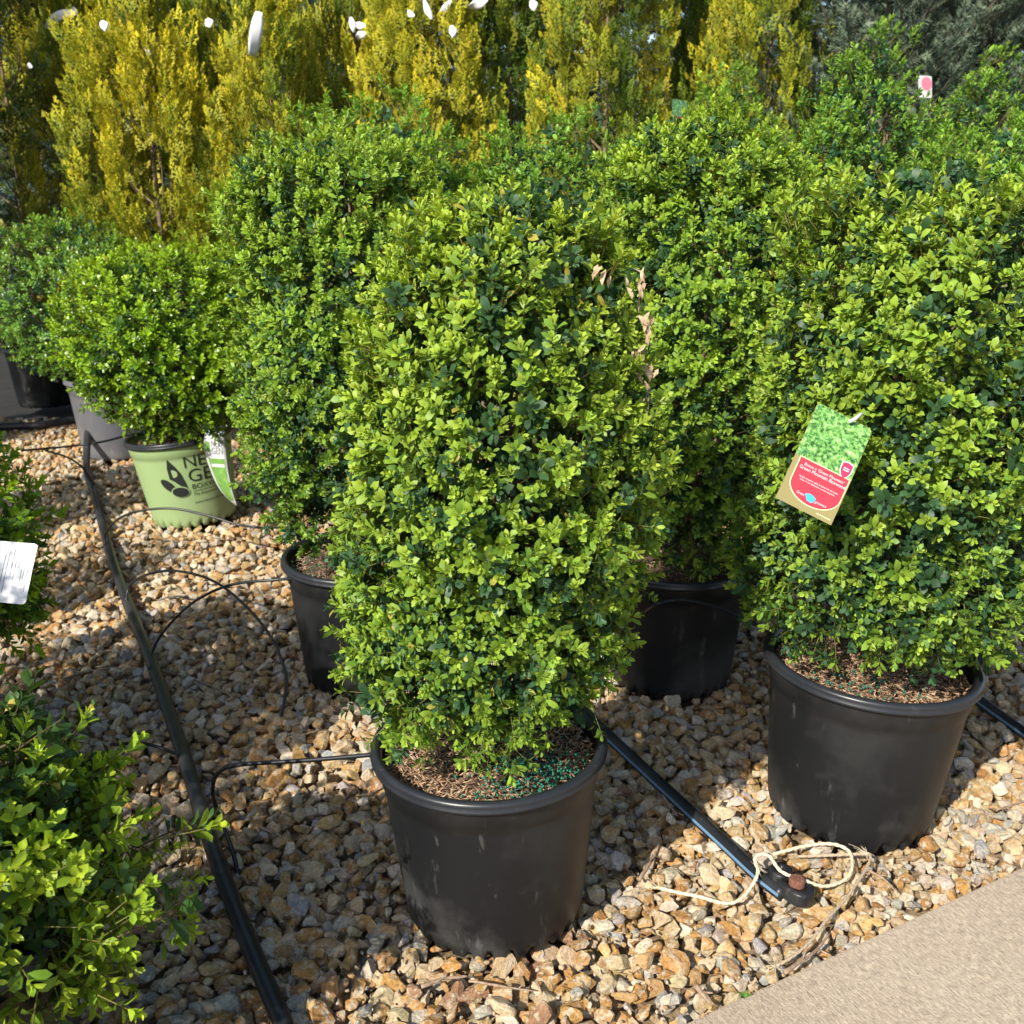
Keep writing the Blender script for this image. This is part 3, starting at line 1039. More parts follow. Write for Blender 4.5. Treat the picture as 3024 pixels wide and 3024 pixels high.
def needle_shoot(r, L, n, base, tip, nl):
    parts = []
    V, T = tube_geo(np.array([[0, 0, 0], [0.01, 0, L * 0.5], [0, 0, L]]), [0.004, 0.003, 0.002], 3, False)
    parts.append((V, T, (0.08, 0.09, 0.05)))
    z = r.uniform(0.0, 1.0, n) * L
    a = r.uniform(0, 6.283, n)
    for i in range(n):
        d = np.array([math.cos(a[i]), math.sin(a[i]), 0.75 + r.normal() * 0.2]); d /= np.linalg.norm(d)
        s = np.cross(d, [0.3, 0.2, 1.0]); s /= np.linalg.norm(s)
        b = np.array([0, 0, z[i]])
        c = np.array(base) + (np.array(tip) - base) * (z[i] / L)
        parts.append((np.array([b - s * nl * 0.08, b + s * nl * 0.08, b + d * nl]), np.array([[0, 1, 2]]), c * r.uniform(0.7, 1.2)))
    return cat(parts)


def spruce(name, seed, label, loc, height, R, base, tip, whorls=15, rise=0.7, group=None, cat_="tree", nn=70, nl=0.034, dens=0.05):
    r = np.random.default_rng(seed)
    root = thing(name, label, cat_, (*loc, 0), 0, group)
    tm = [needle_shoot(r, 0.15, nn, base, tip, nl) for _ in range(4)]
    P, Dn, S = [], [], []
    wood = [tube_geo(np.array([[0, 0, 0.0], [0.01, 0.01, height * 0.5], [0, 0, height]]), [0.035, 0.022, 0.006], 8)]
    for w in range(whorls):
        u = (w + r.uniform(0, 0.6)) / whorls
        z = 0.35 + u * (height - 0.45)
        Rl = R * (1 - u) ** 0.8 + 0.08
        nb = 6 if u < 0.8 else 4
        a0 = r.uniform(0, 6.28)
        for b in range(nb):
            a = a0 + b * 6.283 / nb + r.normal() * 0.2
            l = Rl * r.uniform(0.8, 1.15)
            e = np.array([math.cos(a) * l, math.sin(a) * l, z + l * rise])
            p0 = np.array([0, 0, z])
            m = p0 + (e - p0) * 0.55 - np.array([0, 0, l * 0.10])
            path = smooth_path([p0, m, e], 5)
            wood.append(tube_geo(path, np.linspace(0.007, 0.003, len(path)), 5, False))
            k = max(4, int(l / dens))
            for q in range(k):
                t = (q + r.uniform()) / k
                i = t * (len(path) - 1)
                i0 = min(int(i), len(path) - 2)
                pos = path[i0] + (path[i0 + 1] - path[i0]) * (i - i0)
                dr = path[i0 + 1] - path[i0]; dr /= np.linalg.norm(dr)
                sd_ = np.cross(dr, [0, 0, 1.0]); sd_ /= np.linalg.norm(sd_)
                for sg in (-1, 1):
                    P.append(pos); Dn.append(dr * 0.9 + sd_ * sg * r.uniform(0.5, 0.9) + np.array([0, 0, r.normal() * 0.25])); S.append(r.uniform(0.7, 1.25) * (0.6 + 0.6 * (1 - t)))
            P.append(path[-1]); Dn.append(dr); S.append(1.0)
    P, Dn, S = np.array(P), np.array(Dn), np.array(S)
    n = len(P)
    V, T, C = scatter(tm, r.integers(0, 4, n), P, rot_to(Dn, r.uniform(0, 6.28, n)), S, r.uniform(0.75, 1.2, (n, 1)) * np.ones((n, 3)))
    o = link("crown", tri_mesh("crown", V, T, C), M_NEEDLE, root)
    o["kind"] = "stuff"
    V, T, _ = cat(wood)
    link("trunk", tri_mesh("trunk", V, T), M_CWOOD, root)
    return root


s1 = spruce("spruce_tree", 61, "dark green spruce with tan ascending branches behind the pointed boxwood", (col_at(1660, 5.4), 5.4), 2.9, 0.75, (0.10, 0.15, 0.11), (0.17, 0.22, 0.135), 16, 0.85, "spruces at the end of the golden row")
s2 = copy_tree(s1); s2.location = (col_at(1850, 5.8), 5.8, 0); s2.rotation_euler = (0, 0, 2.0); s2.scale = (1.05, 1.05, 1.1)
tag(s2, "second dark green spruce beside the boxwood with the pink tag")
f1 = spruce("far_conifer", 62, "blue-grey conifer rising beyond the golden trees", (-3.9, 9.0), 4.6, 1.25, (0.06, 0.105, 0.10), (0.11, 0.17, 0.155), 26, 0.35, "conifers beyond the golden trees", nn=44, nl=0.065, dens=0.085)
f2 = spruce("far_conifer", 63, "dark green conifer rising beyond the golden trees", (-1.6, 8.6), 4.3, 1.15, (0.05, 0.09, 0.06), (0.10, 0.15, 0.085), 26, 0.45, "conifers beyond the golden trees", nn=44, nl=0.065, dens=0.085)
for i, (x, y, s) in enumerate(((-5.6, 8.4, 1.0), (-2.7, 8.3, 0.95), (-0.5, 8.9, 1.0), (0.6, 8.2, 0.95), (1.7, 8.8, 1.05), (2.8, 8.0, 1.0), (3.9, 8.7, 1.05), (5.0, 8.0, 1.0), (-4.8, 10.2, 1.2), (-2.0, 10.6, 1.2), (0.3, 10.8, 1.15), (2.4, 10.4, 1.2), (4.6, 10.6, 1.25), (-6.8, 10.4, 1.2), (6.4, 10.2, 1.2))):
    c = copy_tree((f1, f2)[i % 2])
    c.location = (x, y, 0); c.rotation_euler = (0, 0, i * 1.7); c.scale = (s, s, s)
# ------------------------------------------------------------------ END-OF-PART-1
# ------------------------------------------------------------------ irrigation pipes and drip tubes
def pipe(name, pts, rad, label, group, per=8, seg=14, stripe=None, mat=None):
    path = smooth_path(pts, per)
    V, T = tube_geo(path, rad, seg)
    base = path[0].copy()
    o = link(name, tri_mesh(name, V - base, T), mat or M_TUBE, loc=base)
    tag(o, label, "pipe" if rad > 0.008 else "tube", group)
    if stripe is not None:
        # painted line along the pipe, as a thin raised band
        tan = np.gradient(path, axis=0); tan /= np.linalg.norm(tan, axis=1)[:, None]
        s = np.cross(tan, [0, 0, 1.0]); s /= np.linalg.norm(s, axis=1)[:, None]
        n = np.cross(s, tan)
        Vs, Ts = [], []
        angs = np.radians(np.linspace(stripe - 12, stripe + 12, 5))
        for i in range(len(path)):
            for a in angs:
                Vs.append(path[i] + (s[i] * math.cos(a) + n[i] * math.sin(a)) * (rad + 0.0006) - base)
        k = len(angs)
        for i in range(len(path) - 1):
            for j in range(k - 1):
                p = i * k + j
                Ts += [(p, p + 1, p + 1 + k), (p, p + 1 + k, p + k)]
        link("blue_stripe", tri_mesh("blue_stripe", np.array(Vs), np.array(Ts)), M_BLUE, o)
    return o


DSP = 1.5652


def g2(dx, dy, z=0.0):
    return G(dx * DSP, dy * DSP, z)


def r2(dx, dy, y):
    return RY(dx * DSP, dy * DSP, y)


zt = 0.019
gp = [g2(x, y, zt) for x, y in ((164, 890), (178, 930), (205, 1035), (240, 1135), (288, 1255), (345, 1420), (400, 1595), (462, 1760), (535, 1932), (600, 2080))]
top = [np.array([gp[0][0] - 0.16, gp[0][1] + 0.55, 0.30]), np.array([gp[0][0] - 0.08, gp[0][1] + 0.25, 0.14])]
pipe("irrigation_pipe", [top[0] + np.array([-0.1, 0.35, 0.02])] + top + gp, 0.0165, "thick black pipe running along the gravel between the shrub rows, drip tubes branching off", "black irrigation pipes on the gravel")
rp = [g2(x, y, zt) for x, y in ((1130, 1372), (1160, 1400), (1230, 1465), (1300, 1530), (1370, 1594), (1430, 1650), (1478, 1688))]
rp = [rp[0] + (rp[0] - rp[3]) * 1.2] + rp
pr_ = pipe("irrigation_pipe", rp, 0.0145, "black pipe with a blue stripe ending in a folded end beside the twine", "black irrigation pipes on the gravel", stripe=14)
r3 = [g2(x, y, zt) for x, y in ((1700, 1205), (1775, 1263), (1845, 1320), (1932, 1383), (2010, 1440))]
pipe("irrigation_pipe", r3, 0.0145, "black pipe with a blue stripe passing behind the pot beside the concrete path", "black irrigation pipes on the gravel", stripe=14)
hb = [g2(x, y, zt + 0.01) for x, y in ((-40, 806), (60, 803), (110, 797), (160, 790), (260, 785))]
pipe("irrigation_pipe", hb, 0.02, "thick black pipe lying across the far end of the gravel in the shade", "black irrigation pipes on the gravel")

# folded end fitting with a rusty plug
fe = g2(1497, 1683, 0.02)
dirp = rp[-1] - rp[-2]; dirp /= np.linalg.norm(dirp)
fit = thing("pipe_end_clamp", "black plastic figure-eight clamp with a rusty plug closing the striped pipe", "clamp", (fe[0], fe[1], 0.012), math.atan2(dirp[1], dirp[0]))


def rounded_ring(w, l, t, hgt):
    bm = bmesh.new()
    a = np.linspace(0, 2 * math.pi, 28, endpoint=False)
    def loop(k, z):
        return [bm.verts.new(((l * k) * math.copysign(abs(math.cos(q)) ** 0.7, math.cos(q)), (w * k) * math.copysign(abs(math.sin(q)) ** 0.7, math.sin(q)), z)) for q in a]
    rings = [loop(0.97, 0), loop(1.0, 0.003), loop(1.0, hgt - 0.003), loop(0.95, hgt), loop(t, hgt), loop(t, 0)]
    for i in range(len(rings)):
        A_, B_ = rings[i], rings[(i + 1) % len(rings)]
        for j in range(28):
            bm.faces.new((A_[j], A_[(j + 1) % 28], B_[(j + 1) % 28], B_[j]))
    me = bpy.data.meshes.new("clamp_body"); bm.to_mesh(me); bm.free()
    for p in me.polygons:
        p.use_smooth = True
    return me


link("clamp_body", rounded_ring(0.026, 0.036, 0.50, 0.026), M_TUBE, fit, loc=(0.004, 0, 0.004))
link("clamp_body", rounded_ring(0.021, 0.020, 0.45, 0.032), M_TUBE, fit, loc=(-0.036, 0, 0.004))
V, T = lathe([(0.0, 0.0), (0.014, 0.0), (0.015, 0.003), (0.015, 0.030), (0.0137, 0.0328), (0.010, 0.0332), (0.0, 0.0326)], 28)
link("plug", tri_mesh("plug", V, T), varied("rust", (0.07, 0.025, 0.014), (0.20, 0.085, 0.05), 260.0, 0.95, 0.8, 0.002), fit, loc=(0.006, 0, 0.010))

DG = "thin drip tubes feeding the pots"
rim_z = POT_H + 0.006
pipe("drip_tube", [g2(450, 1710, 0.03), r2(455, 1690, 1.66) * np.array([1, 1, 1]), r2(440, 1610, 1.72), r2(410, 1530, 1.74), r2(401, 1490, 1.72), r2(412, 1458, 1.70), r2(450, 1443, 1.69), r2(560, 1436, 1.67), r2(700, 1424, 1.64), r2(765, 1414, 1.62), r2(790, 1440, 1.60)], 0.0042, "drip tube bending up from the thick pipe into the pot of the column-shaped boxwood", DG)
pipe("drip_tube", [g2(283, 1262, 0.03), r2(287, 1230, 2.60), r2(310, 1190, 2.56), r2(360, 1140, 2.52), r2(430, 1105, 2.47), r2(520, 1094, 2.44), r2(610, 1090, 2.46), r2(640, 1100, 2.48)], 0.0038, "drip tube arching from the thick pipe into the pot with the hidden white label", DG)
pipe("drip_tube", [g2(238, 1135, 0.03), r2(245, 1105, 3.0), r2(275, 1085, 2.92), r2(330, 1077, 2.85), r2(400, 1095, 2.72), r2(460, 1140, 2.60), r2(510, 1200, 2.45), r2(537, 1265, 2.36), r2(538, 1310, 2.33), g2(530, 1352, 0.01)], 0.0040, "drip tube looping from the thick pipe to a loose end on the gravel", DG)
pipe("drip_tube", [g2(198, 1030, 0.03), r2(200, 1005, 3.50), r2(225, 978, 3.46), r2(270, 963, 3.42), r2(330, 960, 3.40), r2(400, 975, 3.38), r2(450, 990, 3.36), r2(500, 996, 3.36), g2(555, 994, 0.02)], 0.0042, "drip tube bowing in front of the pale green pot", DG)
pipe("drip_tube", [r2(40, 850, 4.0), r2(100, 845, 4.1), r2(150, 840, 4.15), r2(200, 832, 4.15), r2(262, 815, 4.12), r2(300, 805, 4.12)], 0.0045, "drip tube stretching straight across to the rim of the pale green pot", DG)
pipe("drip_tube", [r2(85, 850, 4.25), r2(125, 862, 4.25), r2(155, 882, 4.25), g2(178, 915, 0.03)], 0.0045, "short drip tube dipping from small shrub side down to the thick pipe", DG)
pipe("drip_tube", [r2(210, 1405, 2.0), r2(262, 1402, 2.08), r2(300, 1410, 2.1), g2(338, 1425, 0.03)], 0.0040, "drip tube coming out from under the low spreading boxwood to the thick pipe", DG)
pipe("drip_tube", [g2(1185, 1195, 0.01), r2(1225, 1148, 2.28), r2(1280, 1132, 2.285), r2(1340, 1142, 2.29), r2(1400, 1166, 2.30), r2(1450, 1190, 2.33), g2(1500, 1230, 0.01)], 0.0036, "drip tube curving across the front of the shaded black pot", DG)

# ------------------------------------------------------------------ twine
M_TWINE = varied("sisal_twine", (0.50, 0.40, 0.25), (0.72, 0.62, 0.44), 400.0, 0.9, 0.9, 0.002)


def fray(path_end, d, r, n, L, w=0.0006):
    parts = []
    for k in range(n):
        e = path_end + (np.array(d) + r.normal(size=3) * 0.45) * L * r.uniform(0.5, 1.1)
        e[2] = max(e[2], 0.012)
        m = (path_end + e) / 2 + r.normal(size=3) * L * 0.12
        parts.append(tube_geo(np.array([path_end, m, e]), [w, w * 0.8, w * 0.4], 4, False))
    return parts


def twine(pts, rad, label, ends, seed, mat=None):
    r = np.random.default_rng(seed)
    path = smooth_path(pts, 10)
    # twisted two-ply cord
    parts = []
    tan = np.gradient(path, axis=0); tan /= np.linalg.norm(tan, axis=1)[:, None]
    s = np.cross(tan, [0, 0, 1.0]); s /= np.linalg.norm(s, axis=1)[:, None] + 1e-9
    n = np.cross(s, tan)
    ln = np.concatenate([[0], np.cumsum(np.linalg.norm(np.diff(path, axis=0), axis=1))])
    for ph in (0, math.pi):
        a = ln / 0.0045 + ph
        off = (s * np.cos(a)[:, None] + n * np.sin(a)[:, None]) * rad * 0.26
        parts.append(tube_geo(path + off, rad * 0.80, 7))
    fr = []
    for q in ends:
        i = int(q * (len(path) - 1))
        d = tan[i] if q > 0.5 else -tan[i]
        fr += fray(path[i], d + np.array([0, 0, 0.3]), r, 16, 0.022)
    base = path[0].copy()
    V, T, _ = cat(parts)
    o = link("twine", tri_mesh("twine", V - base, T), mat or M_TWINE, loc=base)
    tag(o, label, "twine", "cream twine lying on the gravel")
    V, T, _ = cat(fr)
    f = link("frayed_fibres", tri_mesh("frayed_fibres", V - base, T), M_TWINE, o)
    f["kind"] = "stuff"
    return o


def tw(lst):
    return [g2(x, y, z) for x, y, z in lst]


twine(tw([(1243, 1675, 0.028), (1275, 1683, 0.026), (1320, 1692, 0.028), (1365, 1704, 0.024), (1395, 1698, 0.024), (1418, 1672, 0.034), (1430, 1645, 0.046), (1424, 1622, 0.055), (1434, 1612, 0.06), (1452, 1616, 0.058), (1475, 1645, 0.05), (1520, 1662, 0.044), (1555, 1672, 0.03), (1590, 1662, 0.026), (1607, 1640, 0.03), (1605, 1612, 0.03), (1590, 1598, 0.032), (1562, 1592, 0.032), (1520, 1596, 0.028), (1480, 1606, 0.024), (1458, 1612, 0.02)]), 0.0036, "cream twine looped and knotted over the end of the striped pipe", (0.0, 0.33), 5)
twine(tw([(1505, 1616, 0.018), (1560, 1614, 0.022), (1610, 1612, 0.026), (1640, 1612, 0.032), (1636, 1635, 0.03), (1600, 1690, 0.026), (1560, 1735, 0.026), (1530, 1775, 0.022), (1495, 1805, 0.020), (1465, 1822, 0.018)]), 0.0032, "frayed grey-tan twine trailing along the edge of the concrete path", (0.32, 1.0), 6, varied("weathered_twine", (0.26, 0.19, 0.12), (0.50, 0.40, 0.27), 300.0, 0.9, 0.9, 0.002))

# ------------------------------------------------------------------ twigs and debris
TWG = "dry twigs lying on the gravel"


def twig(pts, rad, label, seed, side=2, name="twig", cat_="twig", mat=M_DRY):
    r = np.random.default_rng(seed)
    p = np.array(pts)
    path = smooth_path(p, 6)
    path += np.cumsum(r.normal(size=path.shape) * 0.0006, axis=0)
    parts = [tube_geo(path, np.linspace(rad, rad * 0.5, len(path)), 6)]
    for k in range(side):
        i = int(r.uniform(0.2, 0.85) * len(path))
        d = r.normal(size=3); d[2] = abs(d[2]) * 0.3
        e = path[i] + d / np.linalg.norm(d) * rad * 6
        parts.append(tube_geo(np.array([path[i], (path[i] + e) / 2, e]), [rad * 0.5, rad * 0.4, rad * 0.25], 5))
    V, T, _ = cat(parts)
    base = path[0].copy()
    o = link(name, tri_mesh(name, V - base, T), mat, loc=base)
    return tag(o, label, cat_, TWG)


zg = 0.022
ctw = "thin dry twig lying among the gravel stones"
twig([g2(318, 1668, zg), g2(350, 1700, zg), g2(390, 1738, zg), g2(420, 1750, zg)], 0.0045, "long pale twig lying beside the thick pipe under the low spreading boxwood", 1)
twig([g2(120, 1282, 0.03), r2(170, 1268, 2.55), r2(240, 1262, 2.58), r2(310, 1270, 2.56), r2(380, 1290, 2.50), g2(445, 1318, 0.02)], 0.0042, "slender reddish-brown stem arching over the thick pipe", 2, 0)
twig([g2(1205, 1660, zg), g2(1225, 1625, zg + .006), g2(1245, 1592, zg)], 0.0045, "stout reddish twig beside the pot of the column-shaped boxwood", 3)
twig([g2(795, 1862, zg), g2(840, 1845, zg), g2(880, 1838, zg)], 0.004, ctw, 4)
twig([g2(885, 1850, zg), g2(960, 1862, zg), g2(1010, 1866, zg)], 0.0025, ctw, 5)
twig([g2(1965, 1500, zg), g2(1880, 1530, zg)], 0.003, ctw, 6)
twig([g2(1480, 1835, zg - .006), g2(1530, 1800, zg - .004), g2(1570, 1755, zg)], 0.0045, "dark twig lying beside the trailing frayed twine", 7)
twig([g2(1640, 1640, zg + .004), g2(1670, 1660, zg), g2(1692, 1683, zg - .008)], 0.003, ctw, 8)
twig([g2(1250, 1200 + 300, zg), g2(1278, 1540, zg)], 0.004, ctw, 9)
twig([g2(1355, 1262, zg), g2(1400, 1290, zg)], 0.005, ctw, 10)
twig([g2(1312, 1560 + 300, zg), g2(1345, 1900, zg - .004)], 0.0055, "short dark barkless stick lying near the edge of the concrete path", 11, 1)
twig([g2(640, 1680, zg), g2(655, 1655, zg)], 0.0025, ctw, 12)
twig([g2(555, 1390, zg), g2(600, 1378, zg)], 0.0022, ctw, 13)
twig([g2(700, 1440 + 60, zg), g2(740, 1480, zg)], 0.0030, ctw, 14)
twig([g2(490, 1560, zg), g2(530, 1578, zg)], 0.0034, ctw, 15)

# small weed sprout by the path
wd = g2(1408, 1893, 0.004)
w_ = thing("weed_sprout", "tiny green sprout growing at the edge of the concrete path", "weed", (wd[0], wd[1] + 0.01, 0.0))
for k in range(5):
    a = k * 1.26
    d = np.array([math.cos(a) * 0.8, math.sin(a) * 0.8, 0.7]); d /= np.linalg.norm(d)
    V, T = leaf_geo(np.array([0, 0, 0.004]), d, np.cross(d, np.array([-math.sin(a), math.cos(a), 0])), 0.014, 0.007, 2, 0.2)
    link("leaf", tri_mesh("leaf", V, T, np.full((len(V), 3), (0.10, 0.22, 0.03))), M_LEAF, w_)

# dried leaves on the column-shaped boxwood (display px, distance, size)
dry = [(1118, 522, 1.45, .024), (1126, 516, 1.45, .020), (1136, 532, 1.45, .024), (1148, 536, 1.46, .018)]
for (cx_, cy_, n_, hgt_) in ((1207, 545, 9, 40), (1222, 625, 9, 45), (1225, 715, 8, 55), (1200, 668, 4, 30)):
    q_ = np.random.default_rng(cy_)
    for k in range(n_):
        dry.append((cx_ + q_.normal() * 6, cy_ + q_.uniform(-hgt_, hgt_) * 0.5, 1.515 + q_.normal() * 0.010, q_.uniform(.013, .027)))
M_DEAD = varied("dried_leaf", (0.20, 0.12, 0.06), (0.52, 0.40, 0.25), 90.0, 0.8, 0.5, 0.001)
rr_ = np.random.default_rng(77)
for dx, dy, yy, s in dry:
    p = r2(dx, dy + 8, yy) - np.array([PA[0], PA[1], 0])
    d = np.array([rr_.normal() * 0.35 + 0.1, rr_.normal() * 0.3 - 0.1, rr_.uniform(0.5, 1.0)]); d /= np.linalg.norm(d)
    nrm = np.array([rr_.normal() * 0.5, -1.0, 0.2]); nrm -= d * (nrm @ d); nrm /= np.linalg.norm(nrm)
    V, T = leaf_geo(p, d, nrm, s, s * rr_.uniform(0.25, 0.42), 2, rr_.uniform(0.4, 1.3))
    link("dried_leaf", tri_mesh("dried_leaf", V, T), M_DEAD, A)

tw_ = []
for lst in ([(1205, 590), (1206, 560), (1210, 528)], [(1214, 690), (1219, 640), (1230, 602)], [(1222, 790), (1224, 735), (1226, 690)], [(1222, 740), (1214, 765), (1236, 790)], [(1195, 700), (1200, 668), (1196, 650)]):
    tw_.append(tube_geo(smooth_path([r2(x, y, 1.52) - np.array([PA[0], PA[1], 0]) for x, y in lst], 4), 0.0012, 5))
V, T, _ = cat(tw_)
dt_ = link("dried_twigs", tri_mesh("dried_twigs", V, T), M_DRY, A)
dt_["kind"] = "stuff"

# ------------------------------------------------------------------ lettering
def text_mesh(s, size, align='LEFT', xs=1.0, shear=0.0):
    c = bpy.data.curves.new("lettering", 'FONT')
    c.body = s
    c.size = size
    c.align_x = align
    c.shear = shear
    c.resolution_u = 3
    o = bpy.data.objects.new("lettering", c)
    COL.objects.link(o)
    dg = bpy.context.evaluated_depsgraph_get()
    me = bpy.data.meshes.new_from_object(o.evaluated_get(dg))
    bpy.data.objects.remove(o)
    bm = bmesh.new(); bm.from_mesh(me)
    bmesh.ops.triangulate(bm, faces=bm.faces)
    V = np.array([v.co[:] for v in bm.verts]); V[:, 0] *= xs
    bm.verts.ensure_lookup_table()
    T = np.array([[v.index for v in f.verts] for f in bm.faces])
    bm.free()
    return V[:, :2], T


def poly2(pts):
    """filled outline -> 2d vertices and triangles"""
    bm = bmesh.new()
    f = bm.faces.new([bm.verts.new((x, y, 0)) for x, y in pts])
    bmesh.ops.triangulate(bm, faces=[f])
    V = np.array([v.co[:2] for v in bm.verts])
    T = np.array([[v.index for v in q.verts] for q in bm.faces])
    bm.free()
    return V, T


def ellipse2(cx, cy, a, b, rot, n=28):
    t = np.linspace(0, 2 * math.pi, n, endpoint=False)
    x, y = a * np.cos(t), b * np.sin(t)
    return poly2(list(zip(cx + x * math.cos(rot) - y * math.sin(rot), cy + x * math.sin(rot) + y * math.cos(rot))))


# print on the pale green pot: sheet coordinates (u along the wall, v up) wrapped onto the cone
potL = [c for c in Lr.children if c.name.startswith("pot")][0]
potL.rotation_euler = (TL[0], TL[1], 0)
face = math.atan2(-PL[1], -PL[0]) + math.radians(6)


def on_pot(V2, off):
    wall = POT_R - 0.014
    v = V2[:, 1]
    v = 0.5 * POT_H + (v - 0.148) * 1.22 + 0.012
    rr = BASE_R + (wall - BASE_R) * (np.clip(v, 0, 1) / POT_H) ** 0.9 + off
    a = face + V2[:, 0] * 1.28 / 0.18
    return np.stack([rr * np.cos(a), rr * np.sin(a), v], -1)


def print_on(name, geo, off, mat):
    V2, T = geo
    return link(name, tri_mesh(name, on_pot(V2, off), T), mat, potL)


def shifted(geo, dx, dy):
    return geo[0] + np.array([dx, dy]), geo[1]


M_POTGREEN = plain("print_gap_green", (0.25, 0.345, 0.15), 0.5)
print_on("logo_leaf", poly2([(-0.058, 0.232), (-0.040, 0.205), (-0.028, 0.18), (-0.020, 0.15), (-0.016, 0.128), (-0.033, 0.138), (-0.052, 0.158), (-0.063, 0.166), (-0.064, 0.20)]), 0.0012, M_INK)
print_on("logo_petal", ellipse2(-0.070, 0.146, 0.031, 0.016, math.radians(-48)), 0.0020, M_POTGREEN)
print_on("logo_petal", ellipse2(-0.071, 0.145, 0.0285, 0.0135, math.radians(-50)), 0.0026, M_INK)
print_on("logo_petal", ellipse2(-0.040, 0.122, 0.0265, 0.0185, math.radians(-8)), 0.0032, M_POTGREEN)
print_on("logo_petal", ellipse2(-0.040, 0.121, 0.0240, 0.0160, math.radians(-8)), 0.0038, M_INK)
print_on("lettering", shifted(text_mesh("NEW", 0.056, xs=0.92), -0.018, 0.196), 0.0014, M_INK)
print_on("lettering", shifted(text_mesh("GEN", 0.060, xs=0.98), -0.012, 0.148), 0.0014, M_INK)
print_on("lettering", shifted(text_mesh("BOXWOOD", 0.0235, xs=1.02), -0.006, 0.124), 0.0014, M_INK)
print_on("printed_line", poly2([(-0.004 + i * 0.011, 0.118) for i in range(12)] + [(-0.004 + i * 0.011, 0.1165) for i in range(11, -1, -1)]), 0.0014, M_INK)
print_on("lettering", shifted(text_mesh("The Boxwood Revolution", 0.0125, shear=0.2), -0.006, 0.103), 0.0014, M_INK)
print_on("lettering", shifted(text_mesh("www.NewGenBoxwood.com", 0.0115), -0.006, 0.076), 0.0014, M_INK)


# ------------------------------------------------------------------ tags: flat cards with print, at their places
def card_frame(tl, tr, bl):
    tl, tr, bl = [np.array(p) for p in (tl, tr, bl)]
    w, l = np.linalg.norm(tr - tl), np.linalg.norm(bl - tl)
    u = (tr - tl) / w
    v = (bl - tl); v = v - u * (v @ u); v /= np.linalg.norm(v)
    n = np.cross(v, u)                       # towards the viewer
    return tl, u, v, n, w, l


def card_map(fr, V2, off, bow=0.0):
    tl, u, v, n, w, l = fr
    q = V2[:, 1] / l
    b = bow * l * (q - 0.5) ** 2 * 4
    return tl + V2[:, :1] * u + V2[:, 1:2] * v + n * (off - b)[:, None] if np.ndim(b) else tl


def card(name, label, fr, outline, mat, bow, prints, group=None, thick=0.0006, cat_="tag"):
    """prints: (name, 2d geometry with y running down, offset step, material)"""
    tl = fr[0]
    def subdiv(geo):
        bm = bmesh.new()
        vs = [bm.verts.new((p[0], p[1], 0)) for p in geo[0]]
        for t in geo[1]:
            bm.faces.new([vs[i] for i in t])
        L = fr[5]
        for k in range(1, 12):
            bmesh.ops.bisect_plane(bm, geom=bm.verts[:] + bm.edges[:] + bm.faces[:], plane_co=(0, L * k / 12, 0), plane_no=(0, 1, 0))
        bmesh.ops.triangulate(bm, faces=bm.faces)
        V = np.array([v.co[:2] for v in bm.verts])
        bm.verts.index_update()
        T = np.array([[v.index for v in f.verts] for f in bm.faces])
        bm.free()
        return V, T
    V2, T = subdiv(poly2(outline))
    top_, bot = card_map(fr, V2, np.zeros(len(V2)), bow), card_map(fr, V2, np.full(len(V2), -thick), bow)
    n = len(V2)
    # side walls
    from collections import Counter
    cnt = Counter()
    for t in T:
        for a, b in ((t[0], t[1]), (t[1], t[2]), (t[2], t[0])):
            cnt[(min(a, b), max(a, b))] += 1
    side = []
    for (a, b), k in cnt.items():
        if k == 1:
            side += [(a, b, b + n), (a, b + n, a + n)]
    Ta = np.concatenate([T, T[:, ::-1] + n, np.array(side)])
    o = link(name, tri_mesh(name, np.concatenate([top_, bot]) - tl, Ta, smooth=False), mat, loc=tl)
    tag(o, label, cat_, group)
    for nm, geo, off, m in prints:
        V2, T = subdiv(geo) if len(geo[1]) < 60 else geo
        link(nm, tri_mesh(nm, card_map(fr, V2, np.full(len(V2), off), bow) - tl, T, smooth=False), m, o)
    return o


def rrect(x0, y0, x1, y1, r, corners=(1, 1, 1, 1), n=5):
    out = []
    for (cx, cy, a0, k) in ((x0, y0, 180, 0), (x1, y0, 270, 1), (x1, y1, 0, 2), (x0, y1, 90, 3)):
        sx = 1 if k in (0, 3) else -1
        sy = 1 if k in (0, 1) else -1
        if corners[k]:
            for i in range(n + 1):
                a = math.radians(a0 + 90 * i / n)
                out.append((cx + sx * r + r * math.cos(a), cy + sy * r + r * math.sin(a)))
        else:
            out.append((cx, cy))
    return out


def flip(geo, dx, dy):                       # lettering runs with y up; card sheets have y down
    return geo[0] * np.array([1, -1]) + np.array([dx, dy]), geo[1][:, ::-1]


def photo_mat():
    m, nt, b = new_mat("printed_plant_photo")
    n1 = noise(nt, 150.0, 6.0, rough=0.75)
    n2 = noise(nt, 30.0, 3.0)
    c = ramp(nt, n1, [(0.38, (0.012, 0.03, 0.010)), (0.47, (0.07, 0.20, 0.04)), (0.56, (0.20, 0.40, 0.09)), (0.68, (0.50, 0.70, 0.36))])
    c = mixcol(nt, ramp(nt, n2, [(0.55, 0.0), (0.75, 0.6)]), c, (0.06, 0.28, 0.16))
    nt.links.new(c, b.inputs["Base Color"])
    b.inputs["Roughness"].default_value = 0.3
    return m


